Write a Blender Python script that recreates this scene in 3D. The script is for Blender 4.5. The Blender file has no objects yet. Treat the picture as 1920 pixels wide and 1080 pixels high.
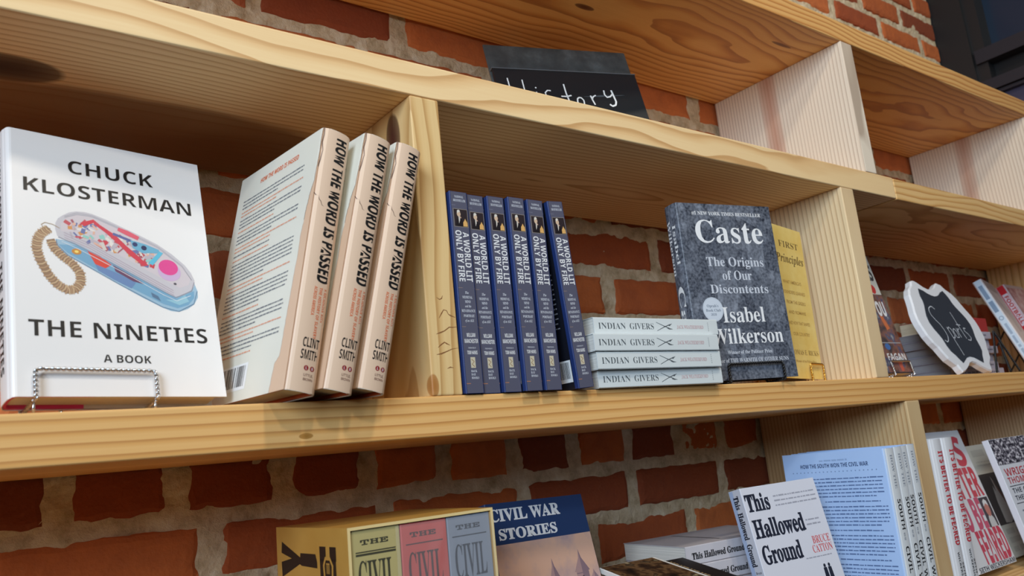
import bpy, bmesh, math, random
from mathutils import Vector, Matrix, Euler
from mathutils import noise as mnoise
random.seed(7)
SC = bpy.context.scene
COL = SC.collection
R = math.radians

# ------------------------------------------------------------------ camera
CAM_LOC = Vector((-0.258, -0.6674, -0.0646))
YAW, PITCH, ROLL = R(37.6284), R(11.7637), R(-5.7682)
fwd = Vector((math.sin(YAW) * math.cos(PITCH), math.cos(YAW) * math.cos(PITCH), math.sin(PITCH)))
rgt = Vector((math.cos(YAW), -math.sin(YAW), 0))
upv = rgt.cross(fwd)
r2 = rgt * math.cos(ROLL) + upv * math.sin(ROLL)
u2 = upv * math.cos(ROLL) - rgt * math.sin(ROLL)
cd = bpy.data.cameras.new('camera')
cam = bpy.data.objects.new('camera', cd)
COL.objects.link(cam)
cam.matrix_world = Matrix(((r2.x, u2.x, -fwd.x, CAM_LOC.x), (r2.y, u2.y, -fwd.y, CAM_LOC.y), (r2.z, u2.z, -fwd.z, CAM_LOC.z), (0, 0, 0, 1)))
cd.sensor_width = 36
cd.lens = 36 * 1519.37 / 1920
cd.clip_start = 0.02
cd.dof.use_dof = True
cd.dof.focus_distance = 0.95
cd.dof.aperture_fstop = 9.0
SC.camera = cam

# ------------------------------------------------------------------ light, exposure
SC.view_settings.view_transform = 'Standard'
SC.view_settings.look = 'None'
SC.view_settings.exposure = 0.0
SC.view_settings.gamma = 1.0
SC.view_settings.use_curve_mapping = False
world = bpy.data.worlds.new('room_ambience')
SC.world = world
world.use_nodes = True
bg = world.node_tree.nodes['Background']
bg.inputs[0].default_value = (0.95, 0.80, 0.64, 1)
bg.inputs[1].default_value = 0.048


def aim(o, loc, target):
    o.location = loc
    o.rotation_euler = (Vector(target) - Vector(loc)).to_track_quat('-Z', 'Y').to_euler()


def spot(name, loc, target, watts, color, angle, blend, radius):
    l = bpy.data.lights.new(name, 'SPOT')
    l.energy = watts
    l.color = color
    l.spot_size = R(angle)
    l.spot_blend = blend
    l.shadow_soft_size = radius
    o = bpy.data.objects.new(name, l)
    COL.objects.link(o)
    aim(o, loc, target)


def area(name, loc, target, watts, color, sx, sy, spread=180):
    l = bpy.data.lights.new(name, 'AREA')
    l.shape = 'RECTANGLE'
    l.size, l.size_y = sx, sy
    l.spread = R(spread)
    l.energy = watts
    l.color = color
    o = bpy.data.objects.new(name, l)
    COL.objects.link(o)
    aim(o, loc, target)


spot('track_or_added_spot', (0.15, -1.35, 1.95), (0.35, 0.0, 0.10), 66, (1.0, 0.90, 0.75), 150, 1.0, 0.11)
spot('track_or_added_spot', (-0.65, -2.0, 1.70), (0.1, 0.0, 0.1), 46, (1.0, 0.90, 0.75), 130, 1.0, 0.08)
spot('track_or_added_spot', (1.15, -1.25, 2.25), (1.75, 0.28, 0.75), 34, (1.0, 0.92, 0.80), 120, 1.0, 0.05)  # added lamp, put in to brighten the bricks at the upper right
area('shop_window_daylight', (-2.0, -1.9, 0.95), (1.3, 0.0, 0.1), 25, (0.68, 0.84, 1.0), 1.4, 1.4, 90)


# ------------------------------------------------------------------ materials
def lin(c):
    return c / 12.92 if c <= 0.04045 else ((c + 0.055) / 1.055) ** 2.4


def rgb(h):
    if isinstance(h, (tuple, list)):
        v = [x / 255 for x in h]
    else:
        v = [int(h[i:i + 2], 16) / 255 for i in (0, 2, 4)]
    return tuple(lin(x) for x in v) + (1,)


MATS = {}


def M(h, rough=0.5, metal=0.0, coat=0.0):
    k = (h if isinstance(h, str) else tuple(h), rough, metal, coat)
    if k not in MATS:
        m = bpy.data.materials.new('ink_' + str(len(MATS)))
        m.use_nodes = True
        b = m.node_tree.nodes['Principled BSDF']
        b.inputs['Base Color'].default_value = rgb(h)
        b.inputs['Roughness'].default_value = rough
        b.inputs['Metallic'].default_value = metal
        b.inputs['Coat Weight'].default_value = coat
        MATS[k] = m
    return MATS[k]


class NT:
    """small node-tree writer"""
    def __init__(s, name):
        s.m = bpy.data.materials.new(name)
        s.m.use_nodes = True
        s.t = s.m.node_tree
        s.b = s.t.nodes['Principled BSDF']

    def n(s, typ, **kw):
        nd = s.t.nodes.new(typ)
        for k, v in kw.items():
            setattr(nd, k, v)
        return nd

    def put(s, sock, v):
        if hasattr(v, 'bl_idname') or hasattr(v, 'is_linked'):
            s.t.links.new(v, sock)
        else:
            sock.default_value = v

    def math(s, op, a, b=0.0, c=0.0):
        nd = s.n('ShaderNodeMath', operation=op)
        s.put(nd.inputs[0], a)
        s.put(nd.inputs[1], b)
        s.put(nd.inputs[2], c)
        return nd.outputs[0]

    def coords(s, kind='Object'):
        return s.n('ShaderNodeTexCoord').outputs[kind]

    def sep(s, v):
        nd = s.n('ShaderNodeSeparateXYZ')
        s.put(nd.inputs[0], v)
        return nd.outputs

    def comb(s, x, y, z):
        nd = s.n('ShaderNodeCombineXYZ')
        for i, v in enumerate((x, y, z)):
            s.put(nd.inputs[i], v)
        return nd.outputs[0]

    def noise(s, vec, scale, detail=3, rough=0.5):
        nd = s.n('ShaderNodeTexNoise')
        s.put(nd.inputs['Vector'], vec)
        nd.inputs['Scale'].default_value = scale
        nd.inputs['Detail'].default_value = detail
        nd.inputs['Roughness'].default_value = rough
        return nd.outputs[0]

    def ramp(s, f, stops, interp='LINEAR'):
        nd = s.n('ShaderNodeValToRGB')
        cr = nd.color_ramp
        cr.interpolation = interp
        while len(cr.elements) < len(stops):
            cr.elements.new(0.5)
        for e, (p, c) in zip(cr.elements, stops):
            e.position = p
            e.color = rgb(c)
        s.put(nd.inputs[0], f)
        return nd.outputs[0]

    def mix(s, f, a, b, blend='MIX'):
        nd = s.n('ShaderNodeMix', data_type='RGBA', blend_type=blend)
        s.put(nd.inputs[0], f)
        for i, v in ((6, a), (7, b)):
            s.put(nd.inputs[i], rgb(v) if isinstance(v, str) else v)
        return nd.outputs[2]

    def bump(s, h, strength, dist):
        nd = s.n('ShaderNodeBump')
        nd.inputs['Strength'].default_value = strength
        nd.inputs['Distance'].default_value = dist
        s.put(nd.inputs['Height'], h)
        s.t.links.new(nd.outputs[0], s.b.inputs['Normal'])

    def done(s, color, rough=0.5):
        s.put(s.b.inputs['Base Color'], color)
        s.put(s.b.inputs['Roughness'], rough)
        return s.m


WOODN = [0]


def wood(axis='x', seed=0.0, light='EEC68A', mid='DFAE6C', dark='BC8748', pith=(0.10, -0.09), sp=0.0075, amp=0.03, knots=(), streak=None):
    """pine: growth rings round a pith line running along the plank, bent by slow noise; knots are ellipsoids, streak is a band of heartwood"""
    WOODN[0] += 1
    w = NT('pine_wood')
    x, y, z = w.sep(w.coords())
    a, b, c = {'x': (x, y, z), 'z': (z, y, x)}[axis]
    a2 = w.math('ADD', a, seed * 3.7)
    slow = w.math('SUBTRACT', w.noise(w.comb(w.math('MULTIPLY', a2, 2.0), w.math('MULTIPLY', b, 6.0), w.math('MULTIPLY', c, 6.0)), 1.0, 2), 0.5)
    slow2 = w.math('SUBTRACT', w.noise(w.comb(w.math('MULTIPLY', a2, 7.0), w.math('MULTIPLY', b, 25.0), w.math('MULTIPLY', c, 25.0)), 1.0, 2), 0.5)
    db = w.math('SUBTRACT', b, pith[0])
    dc = w.math('SUBTRACT', c, pith[1])
    r = w.math('SQRT', w.math('ADD', w.math('MULTIPLY', db, db), w.math('MULTIPLY', dc, dc)))
    r = w.math('ADD', r, w.math('MULTIPLY', slow, amp))
    r = w.math('ADD', r, w.math('MULTIPLY', slow2, amp * 0.12))
    ring = w.math('FRACT', w.math('DIVIDE', r, sp))
    col = w.ramp(ring, [(0.0, light), (0.45, light), (0.72, mid), (0.90, dark), (0.97, dark), (1.0, light)])
    fib = w.noise(w.comb(w.math('MULTIPLY', a2, 6.0), w.math('MULTIPLY', b, 500.0), w.math('MULTIPLY', c, 500.0)), 1.0, 2)
    col = w.mix(0.22, col, w.ramp(fib, [(0.3, mid), (0.7, light)]))
    tone = w.noise(w.comb(w.math('MULTIPLY', a2, 1.3), w.math('MULTIPLY', b, 14.0), w.math('MULTIPLY', c, 14.0)), 1.0, 2)
    col = w.mix(w.math('MULTIPLY', w.ramp(tone, [(0.45, '000000'), (0.75, 'FFFFFF')]), 0.35), col, mid)
    if streak:
        d = w.math('DIVIDE', w.math('ABSOLUTE', w.math('SUBTRACT', w.math('ADD', b, w.math('MULTIPLY', slow, 0.05)), streak[0])), streak[1])
        col = w.mix(w.ramp(d, [(0.0, 'E0E0E0'), (0.7, 'B0B0B0'), (1.0, '000000')]), col, streak[2])
    for (kx, ky, kz, rx, ry, rz, kc) in knots:
        e = None
        for v, k0, kr in ((x, kx, rx), (y, ky, ry), (z, kz, rz)):
            t = w.math('DIVIDE', w.math('SUBTRACT', v, k0), kr)
            t = w.math('MULTIPLY', t, t)
            e = t if e is None else w.math('ADD', e, t)
        e = w.math('ADD', e, w.math('MULTIPLY', slow2, 0.5))
        col = w.mix(w.ramp(e, [(0.0, 'FFFFFF'), (0.75, 'E8E8E8'), (1.0, '000000')]), col, kc)
    w.bump(ring, 0.15, 0.0006)
    return w.done(col, 0.55)


def mat_brick():
    w = NT('old_brick')
    at = w.n('ShaderNodeAttribute', attribute_name='tone')
    co = w.coords()
    base = w.ramp(at.outputs['Fac'], [(0.0, '7E3C22'), (0.3, 'A65029'), (0.6, 'C26732'), (0.85, 'D27840'), (1.0, 'B2623C')])
    n1 = w.noise(co, 28, 4, 0.6)
    col = w.mix(w.ramp(n1, [(0.42, '000000'), (0.7, '909090')]), base, '7A3A28')
    n2 = w.noise(co, 160, 3)
    col = w.mix(w.ramp(n2, [(0.55, '000000'), (0.75, '606060')]), col, 'C07A56')
    w.bump(w.noise(co, 220, 4), 0.5, 0.002)
    return w.done(col, 0.9)


def mat_mortar():
    w = NT('lime_mortar')
    co = w.coords()
    col = w.ramp(w.noise(co, 35, 5, 0.65), [(0.3, 'AC9674'), (0.5, 'D8C4A2'), (0.7, 'EBDDC2')])
    w.bump(w.noise(co, 120, 5, 0.7), 0.8, 0.004)
    return w.done(col, 0.95)


def mat_pages(axis):
    w = NT('page_edges')
    x, y, z = w.sep(w.coords())
    n = w.noise(w.comb(w.math('MULTIPLY', x, 3.0), w.math('MULTIPLY', y, 1800.0), w.math('MULTIPLY', z, 3.0)), 1.0, 2)
    return w.done(w.ramp(n, [(0.3, axis[0]), (0.7, axis[1])]), 0.85)


def mat_crowd():
    w = NT('crowd_photo_print')
    x, y, z = w.sep(w.coords())
    v = w.comb(x, 0.0, z)
    def voro(sc, out):
        nd = w.n('ShaderNodeTexVoronoi')
        w.put(nd.inputs['Vector'], w.comb(x, w.math('MULTIPLY', y, 1.0), w.math('MULTIPLY', z, 0.7)))
        nd.inputs['Scale'].default_value = sc
        return nd.outputs[out]
    cell = w.sep(voro(95, 'Color'))[0]
    dist = voro(95, 'Distance')
    col = w.ramp(cell, [(0.0, '1E2434'), (0.35, '424A5A'), (0.6, '707886'), (1.0, 'A4ABB8')], 'LINEAR')
    sh = w.ramp(dist, [(0.15, 'FFFFFF'), (0.62, '5A5A62')])
    col = w.mix(0.9, col, sh, 'MULTIPLY')
    big = w.sep(voro(38, 'Color'))[1]
    col = w.mix(0.45, col, w.ramp(big, [(0.0, '23283A'), (0.55, '505868'), (1.0, '9097A6')]))
    col = w.mix(0.35, col, w.ramp(w.noise(w.comb(x, y, z), 260, 3), [(0.35, '20242E'), (0.65, '9AA0AE')]))
    return w.done(col, 0.38)


def mat_blobs(name, stops, scale, detail=2, rough=0.4, stretch=(1, 1, 1)):
    w = NT(name)
    x, y, z = w.sep(w.coords())
    n = w.noise(w.comb(w.math('MULTIPLY', x, stretch[0]), w.math('MULTIPLY', y, stretch[1]), w.math('MULTIPLY', z, stretch[2])), scale, detail, 0.6)
    return w.done(w.ramp(n, stops, 'LINEAR'), rough)


PAGES = mat_pages(('CFC2A6', 'EDE4CF'))
PAGES_W = mat_pages(('C9C6BE', 'EAE7E0'))


# ------------------------------------------------------------------ mesh building
class MB:
    def __init__(s):
        s.v, s.f, s.mi, s.mats = [], [], [], []

    def mid(s, m):
        if m not in s.mats:
            s.mats.append(m)
        return s.mats.index(m)

    def add(s, verts, faces, m):
        o = len(s.v)
        s.v += [tuple(p) for p in verts]
        k = s.mid(m)
        for f in faces:
            s.f.append([i + o for i in f])
            s.mi.append(k)

    def box(s, a, b, m):
        x0, y0, z0 = a
        x1, y1, z1 = b
        s.add([(x0, y0, z0), (x1, y0, z0), (x1, y1, z0), (x0, y1, z0), (x0, y0, z1), (x1, y0, z1), (x1, y1, z1), (x0, y1, z1)],
              [(0, 3, 2, 1), (4, 5, 6, 7), (0, 1, 5, 4), (1, 2, 6, 5), (2, 3, 7, 6), (3, 0, 4, 7)], m)

    def tube(s, pts, r, m, n=8, cap=True):
        pts = [Vector(p) for p in pts]
        rings = []
        up = None
        for i, p in enumerate(pts):
            t = (pts[min(i + 1, len(pts) - 1)] - pts[max(i - 1, 0)]).normalized()
            if up is None:
                up = t.orthogonal().normalized()
            up = (up - t * up.dot(t))
            up = up.normalized() if up.length > 1e-6 else t.orthogonal().normalized()
            q = t.cross(up)
            rings.append([p + (up * math.cos(2 * math.pi * k / n) + q * math.sin(2 * math.pi * k / n)) * r for k in range(n)])
        vs = [p for rg in rings for p in rg]
        fs = [(i * n + k, i * n + (k + 1) % n, (i + 1) * n + (k + 1) % n, (i + 1) * n + k) for i in range(len(pts) - 1) for k in range(n)]
        if cap:
            fs += [tuple(range(n - 1, -1, -1)), tuple((len(pts) - 1) * n + k for k in range(n))]
        s.add(vs, fs, m)

    def obj(s, name, parent=None, smooth=False, bevel=0.0):
        me = bpy.data.meshes.new(name)
        me.from_pydata(s.v, [], s.f)
        for m in s.mats:
            me.materials.append(m)
        me.polygons.foreach_set('material_index', s.mi)
        if smooth:
            me.polygons.foreach_set('use_smooth', [True] * len(s.f))
        me.update()
        o = bpy.data.objects.new(name, me)
        COL.objects.link(o)
        if parent:
            o.parent = parent
        if bevel:
            bm = bmesh.new()
            bm.from_mesh(me)
            bmesh.ops.recalc_face_normals(bm, faces=bm.faces)
            bmesh.ops.bevel(bm, geom=list(bm.edges), offset=bevel, segments=3, profile=0.6, affect='EDGES')
            bm.to_mesh(me)
            bm.free()
        return o


def tag(o, label=None, cat=None, group=None, kind=None):
    for k, v in (('label', label), ('category', cat), ('group', group), ('kind', kind)):
        if v:
            o[k] = v
    return o


def empty(name, mw=None):
    o = bpy.data.objects.new(name, None)
    o.empty_display_size = 0.02
    COL.objects.link(o)
    if mw:
        o.matrix_world = mw
    return o


def pose(x, y, z, yaw, lean, roll):
    """yaw about the vertical, then lean (top goes back), then roll (top goes to +x); degrees"""
    return Matrix.Translation((x, y, z)) @ Matrix.Rotation(R(roll), 4, 'Y') @ Matrix.Rotation(R(-lean), 4, 'X') @ Matrix.Rotation(R(yaw), 4, 'Z')


def copy_tree(o, parent=None):
    c = o.copy()
    COL.objects.link(c)
    if parent:
        c.parent = parent
    for ch in list(o.children):
        copy_tree(ch, c)
    return c


def place_copy(src, mw, label):
    c = copy_tree(src)
    c.matrix_world = mw
    c['label'] = label
    return c


# ------------------------------------------------------------------ lettering
GLYPH = {}
STY = {'sans': (0x1D5D4, 0x1D5EE, 0x1D7EC, 0.0), 'heavy': (0x1D5D4, 0x1D5EE, 0x1D7EC, 0.02), 'thin': (None, None, None, 0.006), 'med': (0x1D5D4, 0x1D5EE, 0x1D7EC, -0.008), 'serif': (0x1D400, 0x1D41A, 0x1D7CE, 0.0),
       'light': (0x1D400, 0x1D41A, 0x1D7CE, -0.011), 'fat': (0x1D400, 0x1D41A, 0x1D7CE, 0.022), 'slab': (0x1D670, 0x1D68A, 0x1D7F6, 0.022), 'ital': (0x1D468, 0x1D482, None, 0.0)}


def glyphs(text, style, res=3):
    k = (text, style, res)
    if k in GLYPH:
        return GLYPH[k]
    cap, low, dig, off = STY[style]
    s = ''
    for ch in text:
        if cap and 'A' <= ch <= 'Z':
            ch = chr(cap + ord(ch) - 65)
        elif cap and 'a' <= ch <= 'z':
            ch = chr(low + ord(ch) - 97)
        elif dig and '0' <= ch <= '9':
            ch = chr(dig + ord(ch) - 48)
        s += ch
    c = bpy.data.curves.new('lettering', 'FONT')
    c.body = s
    c.offset = off
    c.resolution_u = res
    o = bpy.data.objects.new('lettering', c)
    COL.objects.link(o)
    dg = bpy.context.evaluated_depsgraph_get()
    me = bpy.data.meshes.new_from_object(o.evaluated_get(dg))
    vs = [(v.co.x, v.co.y) for v in me.vertices]
    fs = [tuple(p.vertices) for p in me.polygons]
    bpy.data.objects.remove(o)
    bpy.data.curves.remove(c)
    bpy.data.meshes.remove(me)
    GLYPH[k] = (vs, fs)
    return GLYPH[k]


class Print:
    """ink on one surface of a part; surf(u, v, e) in metres gives the point e above the surface; all coordinates here in mm"""
    def __init__(s, mb, surf):
        s.mb, s.S = mb, surf

    def poly(s, pts, m, e=0.12):
        s.mb.add([s.S(u / 1000, v / 1000, e / 1000) for u, v in pts], [tuple(range(len(pts)))], m)

    def rect(s, u0, v0, u1, v1, m, e=0.12, n=1):
        for i in range(n):
            a, b = u0 + (u1 - u0) * i / n, u0 + (u1 - u0) * (i + 1) / n
            s.poly([(a, v0), (b, v0), (b, v1), (a, v1)], m, e)

    def disc(s, u, v, ru, m, e=0.15, rv=None, n=28):
        rv = rv or ru
        s.poly([(u + ru * math.cos(2 * math.pi * k / n), v + rv * math.sin(2 * math.pi * k / n)) for k in range(n)], m, e)

    def stroke(s, pts, w, m, e=0.2):
        L, Rr = [], []
        for i, p in enumerate(pts):
            a, b = pts[max(i - 1, 0)], pts[min(i + 1, len(pts) - 1)]
            dx, dy = b[0] - a[0], b[1] - a[1]
            l = math.hypot(dx, dy) or 1
            ww = w[i] if isinstance(w, (list, tuple)) else w
            nx, ny = -dy / l * ww / 2, dx / l * ww / 2
            L.append((p[0] + nx, p[1] + ny))
            Rr.append((p[0] - nx, p[1] - ny))
        pts2 = L + Rr[::-1]
        n = len(L)
        s.mb.add([s.S(u / 1000, v / 1000, e / 1000) for u, v in pts2], [(i, i + 1, 2 * n - 2 - i, 2 * n - 1 - i) for i in range(n - 1)], m)

    def text(s, t, style, u0, u1, v0, v1, m, e=0.22, rot=None, res=3, wob=0.0, cut=0):
        """capitals fill v0..v1, the string fills u0..u1. rot 'd': reads downward from v1 to v0, glyph tops at u1. rot 'u': reads upward, glyph tops at u0. wob slants lines: baseline rises wob mm from start to end"""
        vs, fs = glyphs(t, style, res)
        if not vs:
            return
        x0 = min(p[0] for p in vs)
        x1 = max(p[0] for p in vs)
        if cut:                     # slice the glyphs so that they follow a rounded spine
            bm = bmesh.new()
            bv = [bm.verts.new((x, y, 0)) for x, y in vs]
            for f in fs:
                try:
                    bm.faces.new([bv[i] for i in f])
                except ValueError:
                    pass
            lo, hi = (min(q[1] for q in vs), max(q[1] for q in vs)) if rot else (x0, x1)
            for k in range(1, cut):
                c = lo + (hi - lo) * k / cut
                bmesh.ops.bisect_plane(bm, geom=bm.verts[:] + bm.edges[:] + bm.faces[:], plane_co=(0, c, 0) if rot else (c, 0, 0), plane_no=(0, 1, 0) if rot else (1, 0, 0))
            bm.verts.index_update()
            vs = [(v.co.x, v.co.y) for v in bm.verts]
            fs = [tuple(v.index for v in f.verts) for f in bm.faces]
            bm.free()
        out = []
        for x, y in vs:
            gx, gy = (x - x0) / (x1 - x0), y / 0.69
            if rot == 'd':
                u, v = u0 + gy * (u1 - u0), v1 - gx * (v1 - v0)
            elif rot == 'u':
                u, v = u1 - gy * (u1 - u0), v0 + gx * (v1 - v0)
            else:
                u, v = u0 + gx * (u1 - u0), v0 + gy * (v1 - v0) + gx * wob
            out.append(s.S(u / 1000, v / 1000, e / 1000))
        s.mb.add(out, fs, m)

    def body(s, u0, u1, v0, v1, n, m, seed=1, fill=0.42, e=0.2, center=False, short=0.6, rot=None):
        """small print too fine to read: lines of word-long dashes"""
        rg = random.Random(seed)
        step = (v1 - v0) / n
        h = step * fill
        for i in range(n):
            v = v1 - step * (i + 1) + (step - h) / 2
            end = u1 if i < n - 1 else u0 + (u1 - u0) * short
            st = u0
            if center:
                k = rg.uniform(0.0, 0.16) * (u1 - u0)
                st, end = u0 + k, u1 - k
            u = st
            while u < end - h:
                L = min(h * rg.uniform(1.2, 6.0), end - u)
                s.rect(u, v, u + L, v + h * rg.uniform(0.8, 1.1), m, e)
                u += L + h * 0.7


# ------------------------------------------------------------------ book
class Book:
    """local frame: x from the spine to the fore-edge, y from the front cover to the back cover, z up"""
    def __init__(s, name, W, T, H, hard=False, bulge=0.0, r=None):
        s.W, s.T, s.H, s.hard, s.bulge = W, T, H, hard, bulge
        s.root = empty(name)
        s.r = r if r is not None else (0.003 if hard else 0.0012)
        s.th = 0.0008
        s.cov = MB()

    def path(s, W, inset, r):
        T, pts = s.T, []
        y0, y1 = inset, T - inset
        pts.append((W, y0))
        sp = lambda y: -s.bulge * (1 - (2 * y / T - 1) ** 2) + inset
        n = 4
        for k in range(n + 1):
            a = k / n * math.pi / 2
            pts.append((inset + r - r * math.sin(a), y0 + r - r * math.cos(a)))
        if s.bulge:
            for k in range(1, 10):
                y = y0 + r + (y1 - y0 - 2 * r) * k / 10
                pts.append((sp(y), y))
        for k in range(n + 1):
            a = k / n * math.pi / 2
            pts.append((inset + r - r * math.cos(a), y1 - r + r * math.sin(a)))
        pts.append((W, y1))
        return pts

    def shell(s, mb, m, W=None, inset=0.0, th=None, z0=0.0, z1=None, m2=None, split=None, back=None):
        W = W or s.W
        th = th or s.th
        z1 = s.H if z1 is None else z1
        out = s.path(W, inset, s.r)
        inn = s.path(W, inset + th, max(s.r - th, 0.0002))
        n = len(out)
        v = [(x, y, z0) for x, y in out] + [(x, y, z1) for x, y in out] + [(x, y, z0) for x, y in inn] + [(x, y, z1) for x, y in inn]
        o = len(mb.v)
        fo, fb = [], []
        for i in range(n - 1):
            f = [(i, i + n, i + 1 + n, i + 1), (i + 2 * n, i + 1 + 2 * n, i + 1 + 3 * n, i + 3 * n), (i, i + 1, i + 1 + 2 * n, i + 2 * n), (i + n, i + 3 * n, i + 1 + 3 * n, i + 1 + n)]
            (fb if back and i == n - 2 else fo).extend(f)
        fo.append((0, 2 * n, 3 * n, n))
        (fb if back else fo).append((n - 1, 2 * n - 1, 4 * n - 1, 3 * n - 1))
        mb.add(v, fo, m)
        if back:
            k = mb.mid(back)
            for f in fb:
                mb.f.append([i + o for i in f])
                mb.mi.append(k)

    def cover(s, m, back=None):
        s.shell(s.cov, m, th=0.0006 if s.hard else 0.0008, back=back)

    def front(s):
        return Print(s.cov, lambda u, v, e: (u, -e, v))

    def back(s):
        return Print(s.cov, lambda u, v, e: (s.W - u, s.T + e, v))

    def spine(s):
        T, b = s.T, s.bulge

        def f(u, v, e):
            y = T - u
            x = -b * max(0.0, 1 - (2 * y / T - 1) ** 2)
            q = min(y, T - y)
            if q < s.r:
                x = max(x, s.r - math.sqrt(max(0, s.r ** 2 - (s.r - q) ** 2)) - (b * 0.2 if b else 0))
            return (x - e, y, v)
        return Print(s.cov, f)

    def build(s, pages=None, case=None, case2=None, cname=None):
        pages = pages or PAGES
        W, T, H = s.W, s.T, s.H
        s.cov.obj(cname or ('dust_jacket' if s.hard else 'cover'), s.root)
        pb = MB()
        if s.hard:
            c = MB()
            s.shell(c, case or M('6A5A4A'), W=W - 0.001, inset=0.0009, th=0.0022, z0=0.0006, z1=H - 0.0006)
            if case2:      # quarter binding: cloth on the spine and the first part of the boards, paper on the rest
                for y in (0.00075, T - 0.00345):
                    c.box((0.35 * W, y, 0.0004), (W - 0.0009, y + 0.0027, H - 0.0004), case2)
            c.obj('case_binding', s.root)
            pb.box((0.0036, 0.0034, 0.0035), (W - 0.005, T - 0.0034, H - 0.0035), pages)
        else:
            pb.box((0.0013, 0.0011, 0.0006), (W - 0.0008, T - 0.0011, H - 0.0006), pages)
        pb.obj('page_block', s.root)
        return s.root


# ------------------------------------------------------------------ wire easels
def arc_path(pts, r=0.004, n=5):
    """polyline with rounded corners"""
    pts = [Vector(p) for p in pts]
    out = [pts[0]]
    for i in range(1, len(pts) - 1):
        a, b, c = pts[i - 1], pts[i], pts[i + 1]
        ra = min(r, (a - b).length * 0.45, (c - b).length * 0.45)
        p, q = b + (a - b).normalized() * ra, b + (c - b).normalized() * ra
        for k in range(n + 1):
            t = k / n
            out.append(p * (1 - t) ** 2 + b * 2 * t * (1 - t) + q * t ** 2)
    out.append(pts[-1])
    return out


def twisted(mb, pts, r, m, pitch=0.008):
    """two strands wound round each other along the path"""
    pts = [Vector(p) for p in pts]
    dense = []
    for a, b in zip(pts, pts[1:]):
        n = max(1, int((b - a).length / (pitch / 7)))
        dense += [a.lerp(b, k / n) for k in range(n)]
    dense.append(pts[-1])
    s = [0.0]
    for a, b in zip(dense, dense[1:]):
        s.append(s[-1] + (b - a).length)
    for ph in (0, math.pi):
        line, up = [], None
        for i, p in enumerate(dense):
            t = (dense[min(i + 1, len(dense) - 1)] - dense[max(i - 1, 0)]).normalized()
            up = t.orthogonal().normalized() if up is None else (up - t * up.dot(t)).normalized()
            q = t.cross(up)
            a = 2 * math.pi * s[i] / pitch + ph
            line.append(p + (up * math.cos(a) + q * math.sin(a)) * r * 0.95)
        mb.tube(line, r, m, 6)


def easel(label, mw, T, u0, u1, lip, mat, r, hback, shelf, foot_drop, group=None):
    """a twisted wire book easel in the frame of the book it holds"""
    root = tag(empty('book_easel', mw), label, 'easel', group)
    inv = mw.inverted()
    f = -0.0035 - r
    b = T + 0.003 + 2 * r
    lowz = -2.2 * r - 0.0004
    mb = MB()
    twisted(mb, arc_path([(u0, -0.001 - r, lowz), (u0, f, lowz), (u0, f, lip), (u1, f, lip), (u1, f, lowz), (u1, -0.001 - r, lowz)]), r, mat)
    mb.obj('front_lip', root, True)
    mb = MB()
    c = (u0 + u1) / 2
    twisted(mb, arc_path([(u0, 0.0, lowz), (u0, b, lowz), (u0, b, 0.02), (c - 0.012, b, hback), (c + 0.012, b, hback), (u1, b, 0.02), (u1, b, lowz), (u1, 0.0, lowz)]), r, mat)
    mb.obj('back_frame', root, True)
    mb = MB()
    topw = mw @ Vector((c, b + 2.2 * r, hback * 0.9))
    foot = Vector((topw.x, topw.y + 0.075, shelf + 2.6 * r))
    twisted(mb, [Vector((c, b + 2.2 * r, hback * 0.9)), inv @ foot], r, mat)
    mb.obj('rear_leg', root, True)
    for u in (u0, u1):
        for y in (b, 0.002):
            p = mw @ Vector((u, y, lowz - r))
            if p.z - shelf > 2.5 * r:
                mb = MB()
                mb.tube([Vector((u, y, lowz)), inv @ Vector((p.x, max(p.y, 0.004), shelf + 1.6 * r))], r * 1.2, mat, 8)
                mb.obj('foot', root, True)
    return root


# ================================================================== the setting
D = 0.2818            # depth of the planks
WALL = 0.285          # face of the bricks
ZD, ZA, ZB, ZC = -0.3445, 0.0, 0.3496, 0.6334      # tops of the four planks
TA, TB, TC = 0.0385, 0.0385, 0.0399

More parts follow.
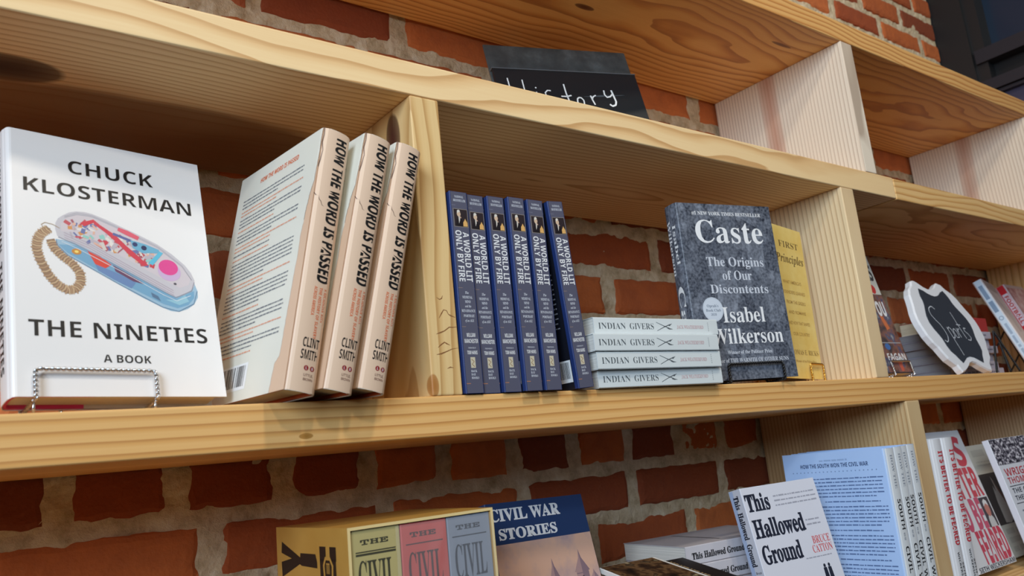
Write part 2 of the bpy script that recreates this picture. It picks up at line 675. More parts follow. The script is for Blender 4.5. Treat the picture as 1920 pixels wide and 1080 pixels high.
# brick wall: bricks and mortar are the surface pattern of one wall mesh
BRICK, MORTAR = mat_brick(), mat_mortar()
ROWZ = [-0.54, -0.467, -0.392, -0.318, -0.243, -0.168, -0.096, -0.022, 0.062, 0.144, 0.223, 0.300, 0.378, 0.46, 0.541, 0.62, 0.70, 0.78, 0.86, 0.935, 1.003, 1.076, 1.15, 1.225, 1.30, 1.375, 1.45]
JOINT = {5: (0.026, 0.2185), 6: (0.105, 0.1155), 9: (0.683, 0.222), 10: (0.808, 0.222), 14: (0.315, 0.22), 12: (0.20, 0.1155), 18: (0.15, 0.1155), 19: (1.592, 0.2255), 20: (1.739, 0.214), 21: (1.60, 0.222)}
wall = MB()
tones = []
rg = random.Random(3)
XL, XR = -1.15, 2.145
for i in range(len(ROWZ) - 1):
    z0, z1 = ROWZ[i], ROWZ[i + 1]
    j0, step = JOINT.get(i, ((0.03 if i % 2 else 0.14), 0.222))
    x = j0 - math.ceil((j0 - XL) / step) * step
    while x < XR - 0.01:
        xa, xb = max(x, XL), min(x + step * rg.uniform(0.98, 1.0), XR)
        x += step
        if xb - xa < 0.02:
            continue
        g = 0.0035
        nx, nz = (25 if xb - xa > 0.15 else 15, 10)
        off = rg.uniform(-0.0005, 0.0030)
        tone = rg.random()
        vs = []
        lj, rj = rg.uniform(0, 0.006), rg.uniform(0, 0.006)
        sx, sz = rg.uniform(0, 90), rg.uniform(0, 90)
        last = xb >= XR - 1e-4
        for c in range(nz):
            for a in range(nx):
                fa, fc = a / (nx - 1), c / (nz - 1)
                fa = 0.5 - 0.5 * math.copysign(abs(1 - 2 * fa) ** 0.75, 1 - 2 * fa)
                fc = 0.5 - 0.5 * math.copysign(abs(1 - 2 * fc) ** 0.75, 1 - 2 * fc)
                x1 = xb - g - rj if not last else xb
                px = (xa + g + lj) + (x1 - xa - g - lj) * fa
                pz = (z0 + g + 0.001) + (z1 - z0 - 2 * g - 0.002) * fc
                edge = min(a, c, nz - 1 - c) if last else min(a, nx - 1 - a, c, nz - 1 - c)
                rag = mnoise.noise((px * 55 + sx, pz * 55 + sz, 1.0)) * 0.0035 + mnoise.noise((px * 160 + sx, pz * 160, 2.0)) * 0.0018
                if edge <= 2:
                    px += rag * (0 if last and a > nx - 4 else 1)
                    pz += mnoise.noise((px * 55, pz * 55 + sx, 7.0)) * 0.0035
                worn = 0.0016 * max(0.0, mnoise.noise((px * 30 + sz, pz * 30, 3.0)) + 0.1) * 2
                py = WALL + off + (0.012 if edge == 0 else 0.0022 + worn if edge == 1 else worn * 0.5 if edge == 2 else 0.0) + mnoise.noise((px * 120, pz * 120, 5.0)) * 0.0007
                vs.append((px, py, pz))
        fs = [(c * nx + a, c * nx + a + 1, (c + 1) * nx + a + 1, (c + 1) * nx + a) for c in range(nz - 1) for a in range(nx - 1)]
        wall.add(vs, fs, BRICK)
        tones += [tone] * len(vs)
nxm, nzm = 470, 284
vs = []
for c in range(nzm + 1):
    z = ROWZ[0] + (ROWZ[-1] - ROWZ[0]) * c / nzm
    for a in range(nxm + 1):
        x = XL + (XR - XL) * a / nxm
        n = mnoise.noise((x * 16, z * 16, 0.3)) * 0.0034 + mnoise.noise((x * 60, z * 60, 4.0)) * 0.0022 + mnoise.noise((x * 170, z * 170, 9.0)) * 0.0010
        vs.append((x, WALL + 0.0050 + n, z))
wall.add(vs, [(c * (nxm + 1) + a, c * (nxm + 1) + a + 1, (c + 1) * (nxm + 1) + a + 1, (c + 1) * (nxm + 1) + a) for c in range(nzm) for a in range(nxm)], MORTAR)
tones += [0.5] * len(vs)
n0 = len(wall.v)
wall.box((XL, WALL + 0.02, -1.25), (XR, WALL + 0.12, 2.4), MORTAR)
wall.box((XL, WALL + 0.003, -1.25), (XR, WALL + 0.02, ROWZ[0]), BRICK)
wall.box((XL, WALL + 0.003, ROWZ[-1]), (XR, WALL + 0.02, 2.4), BRICK)
tones += [0.5] * (len(wall.v) - n0)
wo = wall.obj('wall_back')
at = wo.data.attributes.new('tone', 'FLOAT', 'POINT')
at.data.foreach_set('value', tones)
tag(wo, 'old red brick wall with thick pale lime mortar behind the shelves', 'wall', kind='structure')

fl = MB()
fl.box((-2.6, -4.0, -1.35), (3.2, 0.42, -1.25), mat_blobs('concrete_floor', [(0.3, '383430'), (0.7, '4E4842')], 6, 4, 0.6))
tag(fl.obj('floor'), 'grey floor below the shelves', 'floor', kind='structure')

# black steel window that turns the corner at the end of the brick wall and runs toward the viewer
BLK = M((30, 31, 33), 0.45)
BLK2 = M((38, 40, 48), 0.4)
fr = MB()
WX = 2.15
fr.box((WX, 0.205, -1.25), (WX + 0.16, 0.42, 2.4), BLK)
fr.box((WX + 0.012, 0.172, -1.25), (WX + 0.16, 0.205, 2.4), BLK)
fr.box((WX, -1.55, -1.25), (WX + 0.16, -1.45, 2.4), BLK)
fr.box((WX + 0.002, -1.45, 0.895), (WX + 0.10, 0.1985, 0.935), BLK2)
fr.box((WX + 0.05, -1.45, 0.84), (WX + 0.10, 0.1985, 0.895), M((14, 14, 16), 0.6))
fr.box((WX + 0.002, -1.45, 0.808), (WX + 0.10, 0.1985, 0.84), BLK2)
fr.box((WX + 0.012, -1.45, 0.797), (WX + 0.10, 0.1985, 0.806), BLK2)
fr.box((WX + 0.03, -1.45, -1.25), (WX + 0.10, 0.1985, 0.797), M((60, 60, 84), 0.5))
fo = tag(fr.obj('window_1', bevel=0.0), 'black steel framed window at the corner beyond the brick wall', 'window', kind='structure')
gl = MB()
gl.box((WX + 0.07, -1.45, 0.935), (WX + 0.078, 0.172, 2.4), M((28, 46, 66), 0.18))
gl.obj('window_pane', fo)
bo = MB()
bo.tube([(WX - 0.003, 0.235, 0.852), (WX + 0.003, 0.235, 0.852)], 0.004, M((200, 205, 210), 0.3, 1.0), 12)
bo.obj('bolt', fo)

# ================================================================== the bookshelf
shelf = tag(empty('bookshelf', Matrix.Translation((0, 0, -1.25))), 'long pine plank bookshelf fixed along the brick wall, stocked with books', 'bookshelf')


def plank(name, x0, x1, z0, z1, mat, y1=D, bevel=0.0022, y0=0.0):
    mb = MB()
    mb.box((0, 0, 0), (x1 - x0, y1 - y0, z1 - z0), mat)
    o = mb.obj(name, bevel=bevel)
    o.location = (x0, y0, z0)
    o.parent = shelf
    o.matrix_parent_inverse = shelf.matrix_world.inverted()
    return o


bpy.context.view_layer.update()
SX0, SX1 = -1.05, 2.12
plank('shelf_board', SX0, SX1, ZD - 0.0385, ZD, wood('x', 1.3, pith=(0.09, -0.06)))
plank('shelf_board', SX0, SX1, ZA - TA, ZA, wood('x', 4.1, light='EFBC78', mid='E1A75E', dark='C28446', pith=(0.13, -0.10), sp=0.0062, amp=0.012,
      knots=[(1.07, 0.0, 0.009, 0.007, 0.006, 0.0028, 'A8742F')]))
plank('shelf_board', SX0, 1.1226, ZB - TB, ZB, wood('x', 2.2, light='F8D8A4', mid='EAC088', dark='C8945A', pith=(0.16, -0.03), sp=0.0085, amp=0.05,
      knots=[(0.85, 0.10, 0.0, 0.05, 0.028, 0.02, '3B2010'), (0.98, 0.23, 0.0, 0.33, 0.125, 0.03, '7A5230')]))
bR = plank('shelf_board', 1.1240, SX1, ZB - TB - 0.0015, ZB - 0.001, wood('x', 7.7, light='EEC688', mid='DCAA66', dark='B87C40', pith=(0.05, 0.12), sp=0.011, amp=0.07))
plank('shelf_board', SX0, SX1, ZC - TC, ZC, wood('x', 9.4, light='E8B570', mid='D0904C', dark='A86836', pith=(0.12, 0.16), sp=0.0075, amp=0.05,
      knots=[(1.60, 0.13, 0.0, 0.02, 0.006, 0.02, '6A3A1C'), (2.0, 0.06, 0.0, 0.03, 0.004, 0.02, '7A4722')]))
# uprights between the planks
DIVW = dict(light='F0E2CE', mid='E4D2BC', dark='B29C88')
plank('divider', 0.1487, 0.1833, ZA, ZB - TB, wood('z', 1.1, light='EAC88E', mid='DCB376', dark='BE8E52', pith=(0.05, 0.09), sp=0.012, amp=0.05,
      knots=[(0.0, 0.040, 0.278, 0.006, 0.016, 0.030, '4A241A'), (0.002, 0.0, 0.010, 0.006, 0.012, 0.012, 'B4773A')]))
plank('divider', 0.9467, 0.9829, ZA, ZB - TB, wood('z', 3.1, light='F1D8AE', mid='E6C79A', dark='B99872', pith=(0.55, 0.02), sp=0.0085, amp=0.016))
plank('divider', 1.0371, 1.0720, ZB, ZC - TC, wood('z', 5.1, pith=(0.55, 0.02), sp=0.0068, amp=0.010, streak=(0.158, 0.024, 'C08468'), **DIVW))
plank('divider', 1.8117, 1.8467, ZB, ZC - TC, wood('z', 6.3, pith=(0.55, 0.02), sp=0.0075, amp=0.020, streak=(0.150, 0.022, 'BF8A70'), **DIVW))
plank('divider', 1.0189, 1.0600, ZD, ZA - TA, wood('z', 8.3, light='D9BC8E', mid='C9A272', dark='A67C4C', pith=(0.5, 0.02), sp=0.007, amp=0.012, streak=(0.17, 0.03, 'A9805A')))
plank('divider', 1.8120, 1.8500, ZD, ZA - TA, wood('z', 9.9, light='D8C09A', mid='C4A27A', dark='A88058', pith=(0.5, 0.02), sp=0.007, amp=0.012, streak=(0.10, 0.02, 'B08A78')))
# torn grain on the front of the first upright
tg = MB()
rg = random.Random(21)
tp = Print(tg, lambda u, v, e: (0.1487 + u, -e, v))
for pts in ([(14, 76), (17, 81), (20, 84.5), (23, 84), (25, 80.5), (28, 79), (33, 77.5)], [(9, 60), (14, 62), (19, 63.5), (25, 67), (29, 67.4), (34, 68)], [(10, 47), (14, 49.5), (18, 52), (20.5, 50.5), (24, 49)], [(8, 40), (13, 41), (20, 43), (26, 45.5), (33, 46.5)], [(19, 26), (22, 27.5), (26, 26.8)], [(13, 97), (16, 95), (19, 96.5), (20, 99)]):
    tp.stroke([(x + rg.uniform(-0.3, 0.3), y + rg.uniform(-0.3, 0.3)) for x, y in pts], [0.4] + [rg.uniform(0.7, 1.5) for _ in pts[2:]] + [0.3], M((138, 92, 50), 0.8), 0.05)
tgo = tg.obj('grain_crack')
tgo.parent = shelf
tgo.matrix_parent_inverse = shelf.matrix_world.inverted()
for xx in (SX0 - 0.038, SX1):
    plank('side_panel', xx, xx + 0.028, -1.25, ZC, wood('z', xx, pith=(0.1, 0.2)))


# ================================================================== books on the middle plank
INK = M((26, 26, 28), 0.45)
WHITE = M((236, 236, 238), 0.4)

# ---- white hardcover with the see-through telephone
b = Book('hardcover_book', 0.1648, 0.0303, 0.2418, hard=True, bulge=0.0015, r=0.004)
JK = M((240, 238, 238), 0.33)
b.cover(JK)
p = b.front()
p.text('CHUCK', 'med', 47, 119, 205.5, 218.5, INK)
p.text('KLOSTERMAN', 'med', 12, 152.5, 181.0, 194.0, INK)
p.text('THE NINETIES', 'med', 12.5, 153.5, 49.6, 63.2, INK)
p.text('A BOOK', 'med', 65.5, 103, 29.0, 35.6, INK)
# telephone: blue base, clear shell, coloured innards, magenta button, coiled cord
base = [(34.5, 138), (34.9, 132.6), (38.5, 127), (42.7, 123.5), (60, 113.5), (82.2, 100.6), (100, 90.5), (117, 82), (124, 79.3), (130.9, 79), (139, 82.5), (145.5, 87.7), (149.5, 95), (149.9, 101.2), (147.7, 108.7), (135, 120), (80, 135)]
p.poly(base, M((158, 190, 212), 0.35), 0.10)
p.poly([(36.5, 133), (43, 126), (60, 116), (82, 104), (100, 94.5), (118, 85.5), (130, 82.5), (140, 86.5), (146, 94), (146.5, 101), (130, 92), (110, 102), (80, 119), (50, 134)], M((120, 168, 200), 0.35), 0.13)
shell = [(36, 141), (34.6, 147), (34.9, 153.3), (37, 158), (41, 161.8), (46, 165.5), (51.3, 167.4), (58, 168), (64.3, 167.1), (75, 163.5), (86.1, 158.8), (102, 152.3), (117.8, 144.9), (130, 136.5), (140.6, 126.8), (145.5, 119.5), (148.1, 112), (147.2, 106), (144, 101.7), (137, 96), (129.5, 93.8), (124, 95.8), (118.5, 99.1), (100, 109.3), (83.4, 118.5), (66, 128), (49.9, 135.9)]
p.poly(shell, M((203, 199, 206), 0.3), 0.16)
p.poly([(39, 146), (39, 153), (44, 160), (52, 164), (63, 163.6), (86, 155), (117, 141), (138, 124.5), (144.5, 113), (142, 106.5), (134, 103), (126, 106.5), (100, 121), (70, 137), (47, 146)], M((212, 202, 208), 0.3), 0.19)
rg = random.Random(11)
pal = [(206, 70, 84), (196, 84, 96), (228, 180, 160), (150, 205, 196), (214, 208, 200), (110, 120, 170), (216, 150, 90), (190, 180, 190), (232, 226, 220), (168, 92, 108)]
for k in range(120):
    t = rg.random()
    cx = 47 + t * 67 + rg.uniform(-4, 4)
    cy = 153 - t * 25 + rg.uniform(-9, 8)
    a = rg.uniform(0, 6.28)
    l, w = rg.uniform(2.0, 8), rg.uniform(1.0, 3.6)
    ca, sa = math.cos(a), math.sin(a)
    p.poly([(cx + ca * i * l / 2 - sa * j * w / 2, cy + sa * i * l / 2 + ca * j * w / 2) for i, j in ((-1, -1), (1, -1), (1, 1), (-1, 1))], M(rg.choice(pal), 0.35), 0.22 + 0.0006 * k)
p.poly([(54, 156.6), (64.9, 161.7), (66, 159), (57, 153.5)], M((214, 58, 76), 0.35), 0.31)
p.poly([(64.9, 161.7), (70, 157), (82, 149), (90, 140), (98, 132.5), (108, 122.5), (104, 121), (92, 131), (84, 140), (74, 150), (65, 157)], M((212, 66, 84), 0.35), 0.32)
p.stroke([(84.5, 155.5), (92, 152.6), (101.5, 148.5)], [3.5, 5, 4], M((226, 96, 116), 0.35), 0.34)
p.stroke([(80, 150), (95, 145)], 2.6, M((96, 104, 160), 0.35), 0.33)
p.poly([(94.3, 146), (107, 143.5), (118.5, 139.5), (119, 136), (104, 134), (96, 138)], M((112, 176, 206), 0.35), 0.35)
p.poly([(108, 124.5), (119, 138), (122, 136.5), (112, 123)], M((96, 190, 220), 0.35), 0.36)
p.disc(98, 142, 2.2, M((52, 62, 110), 0.35), 0.37)
p.disc(105.5, 139.5, 2.4, M((40, 48, 90), 0.35), 0.37)
p.poly([(58, 131), (68, 126.5), (77, 119), (72, 115), (64, 118)], M((222, 74, 62), 0.35), 0.23)
p.disc(50, 128, 3.8, M((206, 140, 60), 0.35), 0.23, 2.8)
p.disc(50, 128, 1.6, M((250, 220, 120), 0.35), 0.24, 1.2)
p.poly([(64, 118), (80, 112), (96, 104), (92, 98), (78, 105), (66, 112)], M((110, 140, 186), 0.35), 0.22)
p.poly([(78, 119), (90, 112), (100, 106), (104, 103), (94, 105), (80, 113)], M((112, 70, 100), 0.35), 0.24)
for dv in (0, 2.3, 4.6):
    p.stroke([(41, 145 - dv), (60, 137.5 - dv), (85, 123.5 - dv), (110, 109.5 - dv), (128, 99.5 - dv)], 0.5, M((180, 160, 176), 0.3), 0.26)
for dv in (0, 1.2):
    p.stroke([(42, 161 - dv), (52, 166 - dv * 1.3), (64, 165.5 - dv), (90, 155.3 - dv), (118, 142.6 - dv), (138, 126 - dv), (145.5, 112)], 0.45, M((176, 172, 182), 0.3), 0.26)
p.stroke([(34.9, 137), (35.3, 132.6), (42.9, 123.9), (60, 113.9), (82.2, 101), (117, 82.4), (130.9, 79.4), (145.1, 88), (149.4, 101)], 0.6, M((96, 128, 160), 0.35), 0.27)
p.stroke([(36.6, 140), (49.9, 134.9), (83.4, 117.5), (118.5, 98.1), (129.5, 92.8), (144.4, 100.9), (147.6, 110)], 0.7, M((150, 150, 166), 0.3), 0.28)
p.stroke([(39, 136), (52, 130.5), (85, 113.5), (119, 94.4), (130, 89.6), (143, 96)], 0.5, M((228, 232, 238), 0.3), 0.28)
p.poly([(108, 96), (114, 92.8), (116, 88), (109, 91.6)], M((92, 120, 150), 0.35), 0.2)
p.poly([(120, 90), (132, 85.6), (141, 90), (138, 96), (130, 90.5)], M((150, 196, 214), 0.35), 0.2)
p.disc(130, 106.5, 1.4, M((84, 80, 92), 0.35), 0.3, 1.1)
p.disc(126, 118.5, 10.2, M((206, 178, 214), 0.35), 0.27, 9.6)
p.disc(125.5, 122.5, 8.6, M((228, 76, 150), 0.35), 0.29, 7.8)
cord = [(30, 147), (24.2, 142), (21.1, 136), (20.0, 127.4), (22.4, 116.7), (28.2, 103.6), (34.3, 95.5), (41.3, 91.3), (47.5, 92.6), (51.9, 99), (51.9, 108), (46.5, 116), (39.5, 121.6), (33.5, 128.2), (30.4, 136.9)]
def dense(pts, n):
    out = []
    for a, c in zip(pts, pts[1:]):
        for k in range(n):
            out.append((a[0] + (c[0] - a[0]) * k / n, a[1] + (c[1] - a[1]) * k / n))
    return out + [pts[-1]]
p.stroke(dense(cord, 3), 6.6, M((150, 118, 92), 0.45), 0.20)
dc = dense(cord, 4)
for i in range(1, len(dc) - 1):
    dx, dy = dc[i + 1][0] - dc[i - 1][0], dc[i + 1][1] - dc[i - 1][1]
    l = math.hypot(dx, dy)
    nx, ny = -dy / l, dx / l
    x, y = dc[i]
    p.stroke([(x - nx * 4.1 - dx / l * 0.7, y - ny * 4.1 - dy / l * 0.7), (x + 0.3 * dx / l, y + 0.3 * dy / l), (x + nx * 4.1 - dx / l * 0.7, y + ny * 4.1 - dy / l * 0.7)], 1.05, M((206, 176, 140) if i % 2 else (184, 148, 116), 0.45), 0.24 + 0.0005 * i)
p.stroke([(38, 148.5), (32.7, 151.5), (27, 152.3), (24.2, 150), (25.5, 147.6), (31, 147)], 0.6, M((168, 140, 104), 0.45), 0.25)
p = b.spine()
p.text('CHUCK KLOSTERMAN', 'sans', 10, 19, 128, 228, INK, rot='d')
p.text('THE NINETIES', 'sans', 10, 19, 22, 118, INK, rot='d')
nineties = b.build(PAGES, case=M((206, 52, 112), 0.5), case2=M((196, 190, 182), 0.6))
mw90 = pose(-0.1935, 0.0253, 0.0148, 8.58, 14.0, -1.04)
nineties.matrix_world = mw90
tag(nineties, 'white hardcover facing out with a see-through coloured telephone on its jacket', 'book')
CHROME = M((205, 205, 208), 0.18, 1.0)
easel('twisted chrome wire easel under the white hardcover with the telephone', mw90, 0.0303, 0.0150, 0.1040, 0.0205, CHROME, 0.0010, 0.13, 0.0, 0)

# ---- three hardcovers with a torn-paper spine, leaning right
TAN = M((228, 198, 172), 0.42)
TAN2 = M((222, 186, 156), 0.42)
TORN = M((112, 84, 72), 0.6)
ORG = M((226, 112, 64), 0.45)
GRY = M((120, 122, 128), 0.5)
b = Book('hardcover_book', 0.161, 0.029, 0.243, hard=True, bulge=0.0026, r=0.004)
b.cover(M((228, 225, 212), 0.36))
W, H, T = 161, 243, 29
p = b.back()
torn = [(243, 0.4), (228, 1.0), (213, 0.8), (203, 2.0), (190, 2.6), (181, 5.5), (176, 7.5), (170, 8.0), (163, 9.5), (150, 10.5), (138, 12.2), (120, 12.0), (104, 13.2), (88, 13.6), (70, 14.6), (54, 15.2), (40, 15.5), (30, 16.8), (25, 22.5), (16, 24.0), (0, 25.5)]
rg = random.Random(5)
edge = []
for (v0, e0), (v1, e1) in zip(torn, torn[1:]):
    for k in range(4):
        t = k / 4
        edge.append((W - (e0 + (e1 - e0) * t + rg.uniform(-0.35, 0.35)), v0 + (v1 - v0) * t))
edge.append((W - torn[-1][1], 0))
for i in range(len(edge) - 1):
    a, c = edge[i], edge[i + 1]
    p.poly([a, c, (W - 0.02, c[1]), (W - 0.02, a[1])], TAN2, 0.12)
p.stroke(edge[:36], 0.7, TORN, 0.16)
p.stroke(edge[36:], 0.45, M((176, 150, 136), 0.6), 0.16)
p.text('HOW THE WORD IS PASSED', 'sans', 46, 121, 224.5, 229.5, ORG, wob=0)
vv = 215
for k, (n, c2) in enumerate([(3, 0), (2, 1), (3, 0), (1, 1), (3, 0), (2, 1), (1, 0), (1, 1), (6, 0), (2, 1), (5, 0), (1, 1), (4, 0), (2, 1), (3, 0), (1, 1)]):
    p.body(14, 136, vv - n * 3.9, vv, n, M((226, 156, 126), 0.5) if c2 else GRY, seed=40 + k, fill=0.34)
    vv -= n * 3.9 + 1.1
p.rect(30, 10, 88, 34, M((240, 240, 240), 0.4), 0.13)
x = 34
rg = random.Random(9)
while x < 84:
    w = rg.choice((0.5, 0.8, 1.2, 1.8))
    if not 63 < x < 67:
        p.rect(x, 13, min(x + w, 85), 32, INK, 0.17)
    x += w + rg.choice((0.6, 0.9, 1.3))
p = b.spine()
n = 14
for i in range(n):
    p.rect(0.25 + 28.5 * i / n, 0.3, 0.25 + 28.5 * (i + 1) / n, 242.7, TAN, 0.10)
p.stroke([(1.2, 243), (1.6, 236), (1.0, 228), (2.2, 220), (1.4, 210), (0.6, 203)], 0.6, TORN, 0.16)
p.stroke([(0.3, 178), (2.2, 175), (4.0, 174.4), (5.2, 171.5), (6.8, 170), (8.4, 166.5), (10.2, 166)], [0.4, 0.7, 0.8, 0.7, 0.6, 0.5, 0.2], TORN, 0.16)
p.text('HOW THE WORD IS PASSED', 'heavy', 13.6, 25.2, 96, 236, INK, rot='d', cut=6)
p.text('A RECKONING WITH', 'sans', 22.6, 25.4, 62, 92, ORG, rot='d')
p.text('THE HISTORY OF SLAVERY', 'sans', 17.6, 20.4, 46, 92, ORG, rot='d')
p.text('ACROSS AMERICA', 'sans', 12.6, 15.4, 66, 92, ORG, rot='d')
p.text('CLINT', 'sans', 9.5, 25.0, 38.2, 46.0, INK, cut=8)
p.text('SMITH', 'sans', 9.0, 25.2, 27.8, 35.6, INK, cut=8)
p.disc(15.6, 20.6, 2.2, M((150, 40, 44), 0.4), 0.15)
p.disc(21.4, 20.6, 2.2, M((150, 40, 44), 0.4), 0.15)
p.text('L', 'serif', 14.9, 16.4, 19.4, 21.8, WHITE, 0.2)
p.text('B', 'serif', 20.5, 22.2, 19.4, 21.8, WHITE, 0.2)
p.text('LITTLE,', 'thin', 14, 23, 13.6, 15.8, M((120, 84, 76), 0.5))
p.text('BROWN', 'thin', 14, 23, 10.0, 12.2, M((120, 84, 76), 0.5))
word = b.build(PAGES, case=M((176, 72, 30), 0.55))
word.matrix_world = pose(0.0166, -0.0311, 0.0012, 97.2, 1.5, 11.93)
tag(word, 'leaning torn-paper hardcover whose pale back cover shows, next to the white telephone book', 'book', 'hardcovers with torn tan paper spines')
place_copy(word, pose(0.0497, -0.0321, 0.0004, 95.6, 0, 13.2), 'middle of the three leaning torn-paper hardcovers')
place_copy(word, pose(0.0844, -0.0250, 0.0004, 95.4, 0, 13.75), 'leaning torn-paper hardcover that touches the upright plank')

# ---- six navy paperbacks
NAVY = M((90, 90, 108), 0.4)
NAVB = M((36, 54, 108), 0.38)
SILV = M((214, 218, 228), 0.4)
GOLD = M((176, 140, 96), 0.45)
b = Book('paperback_book', 0.14, 0.0222, 0.2096)
b.cover(NAVB, back=M((22, 24, 34), 0.4))
p = b.spine()
p.rect(1.4, 0.3, 20.9, 209.3, NAVY, 0.08)
p.text('NATIONAL', 'serif', 6, 17, 203.0, 205.4, SILV, res=2)
p.text('BESTSELLER', 'serif', 4.2, 19.2, 198.8, 201.4, SILV, res=2)
p.rect(1.6, 194.5, 21.6, 195.0, M((120, 122, 140), 0.5), 0.12)
p.rect(3.2, 171.4, 20.6, 191.0, M((150, 140, 130), 0.5), 0.11)
p.rect(3.7, 171.9, 20.1, 190.5, M((46, 36, 40), 0.5), 0.14)
# the portrait: an old man in dark dress with a pale head and hand, a lit amber glass beside him
p.poly([(5, 172), (15, 172), (14, 178), (11.5, 183), (9, 183), (6.2, 178)], M((26, 20, 26), 0.5), 0.16)
p.disc(9.6, 185.4, 2.3, M((216, 186, 158), 0.5), 0.18, 3.0)
p.poly([(7.4, 186), (7.8, 189.2), (10, 190), (11.6, 188.4), (10.6, 187.6), (8.6, 186.6)], M((222, 216, 206), 0.5), 0.20)
p.poly([(9, 183), (11.2, 183), (10.6, 178.4), (9.2, 175)], M((214, 206, 196), 0.5), 0.19)
p.poly([(10.6, 184), (12.6, 181.4), (11.8, 180.6), (10.2, 182)], M((196, 160, 136), 0.5), 0.20)
p.poly([(14.2, 172.4), (19.6, 172.4), (19.4, 176.6), (18, 178.8), (17, 180.8), (16, 178.8), (14.4, 176.6)], M((226, 176, 106), 0.5), 0.18)
p.text('A WORLD LIT', 'sans', 12.6, 19.6, 113.5, 166.0, WHITE, rot='d')
p.text('ONLY BY FIRE', 'sans', 3.6, 10.6, 113.5, 167.5, WHITE, rot='d')
p.rect(1.6, 106.5, 21.6, 107.0, M((150, 128, 120), 0.5), 0.12)
for t, st, u0, u1, v in (('The', 'ital', 9, 13.5, 100.6), ('MEDIEVAL', 'serif', 5.2, 17.4, 95.8), ('MIND', 'serif', 8, 14.8, 91.2), ('and the', 'ital', 7.6, 15, 86.6), ('RENAISSANCE', 'serif', 3.2, 19.4, 81.8), ('PORTRAIT', 'serif', 5, 18, 76.6), ('of an AGE', 'ital', 6.4, 17, 71.8)):
    p.text(t, st, u0, u1, v, v + 2.7, SILV, res=2)
p.rect(1.6, 66.5, 21.6, 67.0, M((150, 128, 120), 0.5), 0.12)
p.text('WILLIAM', 'sans', 6.4, 16.8, 56.4, 60.2, WHITE, res=2)
p.text('MANCHESTER', 'sans', 3.4, 19.6, 50.2, 54.2, WHITE, res=2)
p.text('FOREWORD BY', 'thin', 7, 16.2, 44.6, 46.0, SILV, res=2)
p.text('TOM HANKS', 'sans', 5.4, 17.6, 38.8, 42.4, WHITE, res=2)
p.rect(8.6, 25.2, 14.2, 36.0, M((206, 196, 172), 0.45), 0.12)
p.stroke([(9.8, 34), (12.8, 31.5), (10, 29), (12.8, 26.5)], 0.8, M((150, 116, 72), 0.45), 0.16)
for t, v in (('BACK', 21.0), ('BAY', 17.6), ('BOOKS', 14.2)):
    p.text(t, 'serif', 8.2, 8.2 + 1.75 * len(t), v, v + 2.2, SILV, res=2)
p.rect(1.6, 9.4, 21.6, 10.0, M((190, 126, 90), 0.5), 0.12)
p = b.back()
p.rect(134, 0.4, 139, 209, NAVB, 0.10)
p.rect(100, 8, 133, 32, M((232, 234, 236), 0.4), 0.14)
x = 103
rg = random.Random(4)
while x < 130:
    w = rg.choice((0.4, 0.7, 1.1))
    p.rect(x, 12, x + w, 30, INK, 0.18)
    x += w + rg.choice((0.5, 0.8))
p.body(14, 126, 60, 180, 22, M((150, 154, 168), 0.5), seed=8, fill=0.3)
fire = b.build(PAGES_W)
tag(fire, 'navy paperback beside the upright plank, first in the row of six', 'book', 'navy paperbacks in a row')
fire.matrix_world = pose(0.2072, -0.0026, 0.0008, 90.0, 0.1, 0.15)
for (x, y, yaw, roll), lb in zip([(0.2297, 0.0004, 90.1, 0.2), (0.2536, -0.0035, 89.9, 0.3), (0.2772, -0.0090, 89.9, 0.3), (0.3030, -0.0095, 89.8, 0.3), (0.3450, -0.0134, 89.6, -4.14)],
        ['second navy paperback from the upright plank, set a little back and lower', 'third navy paperback from the upright plank', 'fourth navy paperback from the upright plank', 'fifth navy paperback from the upright plank, still upright at the gap', 'last navy paperback, tilted away from the row beside the flat stack']):
    place_copy(fire, pose(x, y, 0.0005 if roll > 0 else 0.0021, yaw, 0.1, roll), lb)

# ---- four white paperbacks lying flat, spines out
b = Book('paperback_book', 0.132, 0.0196, 0.2052)
b.cover(M((222, 228, 229), 0.36))
p = b.spine()
GI = M((92, 98, 102), 0.5)
p.text('INDIAN', 'light', 6.2, 13.4, 205.2 - 48, 205.2 - 6.5, GI, rot='d')
p.text('GIVERS', 'light', 6.2, 13.4, 205.2 - 93, 205.2 - 54.5, GI, rot='d')
def along(pts):                      # (distance from the head, height) -> spine u, v
    return [(h, 205.2 - d) for d, h in pts]
for pts in ([(98, 14.8), (110, 10.5), (119, 7.6)], [(98, 4.4), (110, 9.0), (121, 12.4)]):
    p.stroke(along(pts), [0.5, 0.8, 1.0], GI, 0.18)
p.poly(along([(117, 11.2), (124.5, 13.6), (120, 10.4)]), GI, 0.19)
p.poly(along([(117, 8.2), (125, 6.6), (119, 6.2), (115, 7.6)]), GI, 0.19)
p.text('JACK WEATHERFORD', 'serif', 7.4, 11.6, 205.2 - 179, 205.2 - 132, M((206, 172, 174), 0.5), rot='d', res=2)
for k in range(5):
    p.rect(4.5 + k * 2.4, 205.2 - 188.5, 6 + k * 2.4, 205.2 - 187, M((184, 188, 190), 0.5), 0.14)
p = b.front()
p.rect(10, 30, 120, 190, M((206, 196, 178), 0.5), 0.10)
given = b.build(PAGES_W)
tag(given, 'white paperback lying on the plank, lowest of the flat stack of four', 'book', 'white paperbacks stacked flat')


def flat(x, y, z, yaw, L, T, tilt=0.0):
    """lying book: spine toward the viewer, head to the left, front cover up; x, y, z is its lower left front corner"""
    B = Matrix(((0, 0, -1, L), (1, 0, 0, 0), (0, -1, 0, T), (0, 0, 0, 1)))
    return Matrix.Translation((x, y, z)) @ Matrix.Rotation(R(yaw), 4, 'Z') @ Matrix.Rotation(R(tilt), 4, 'Y') @ B


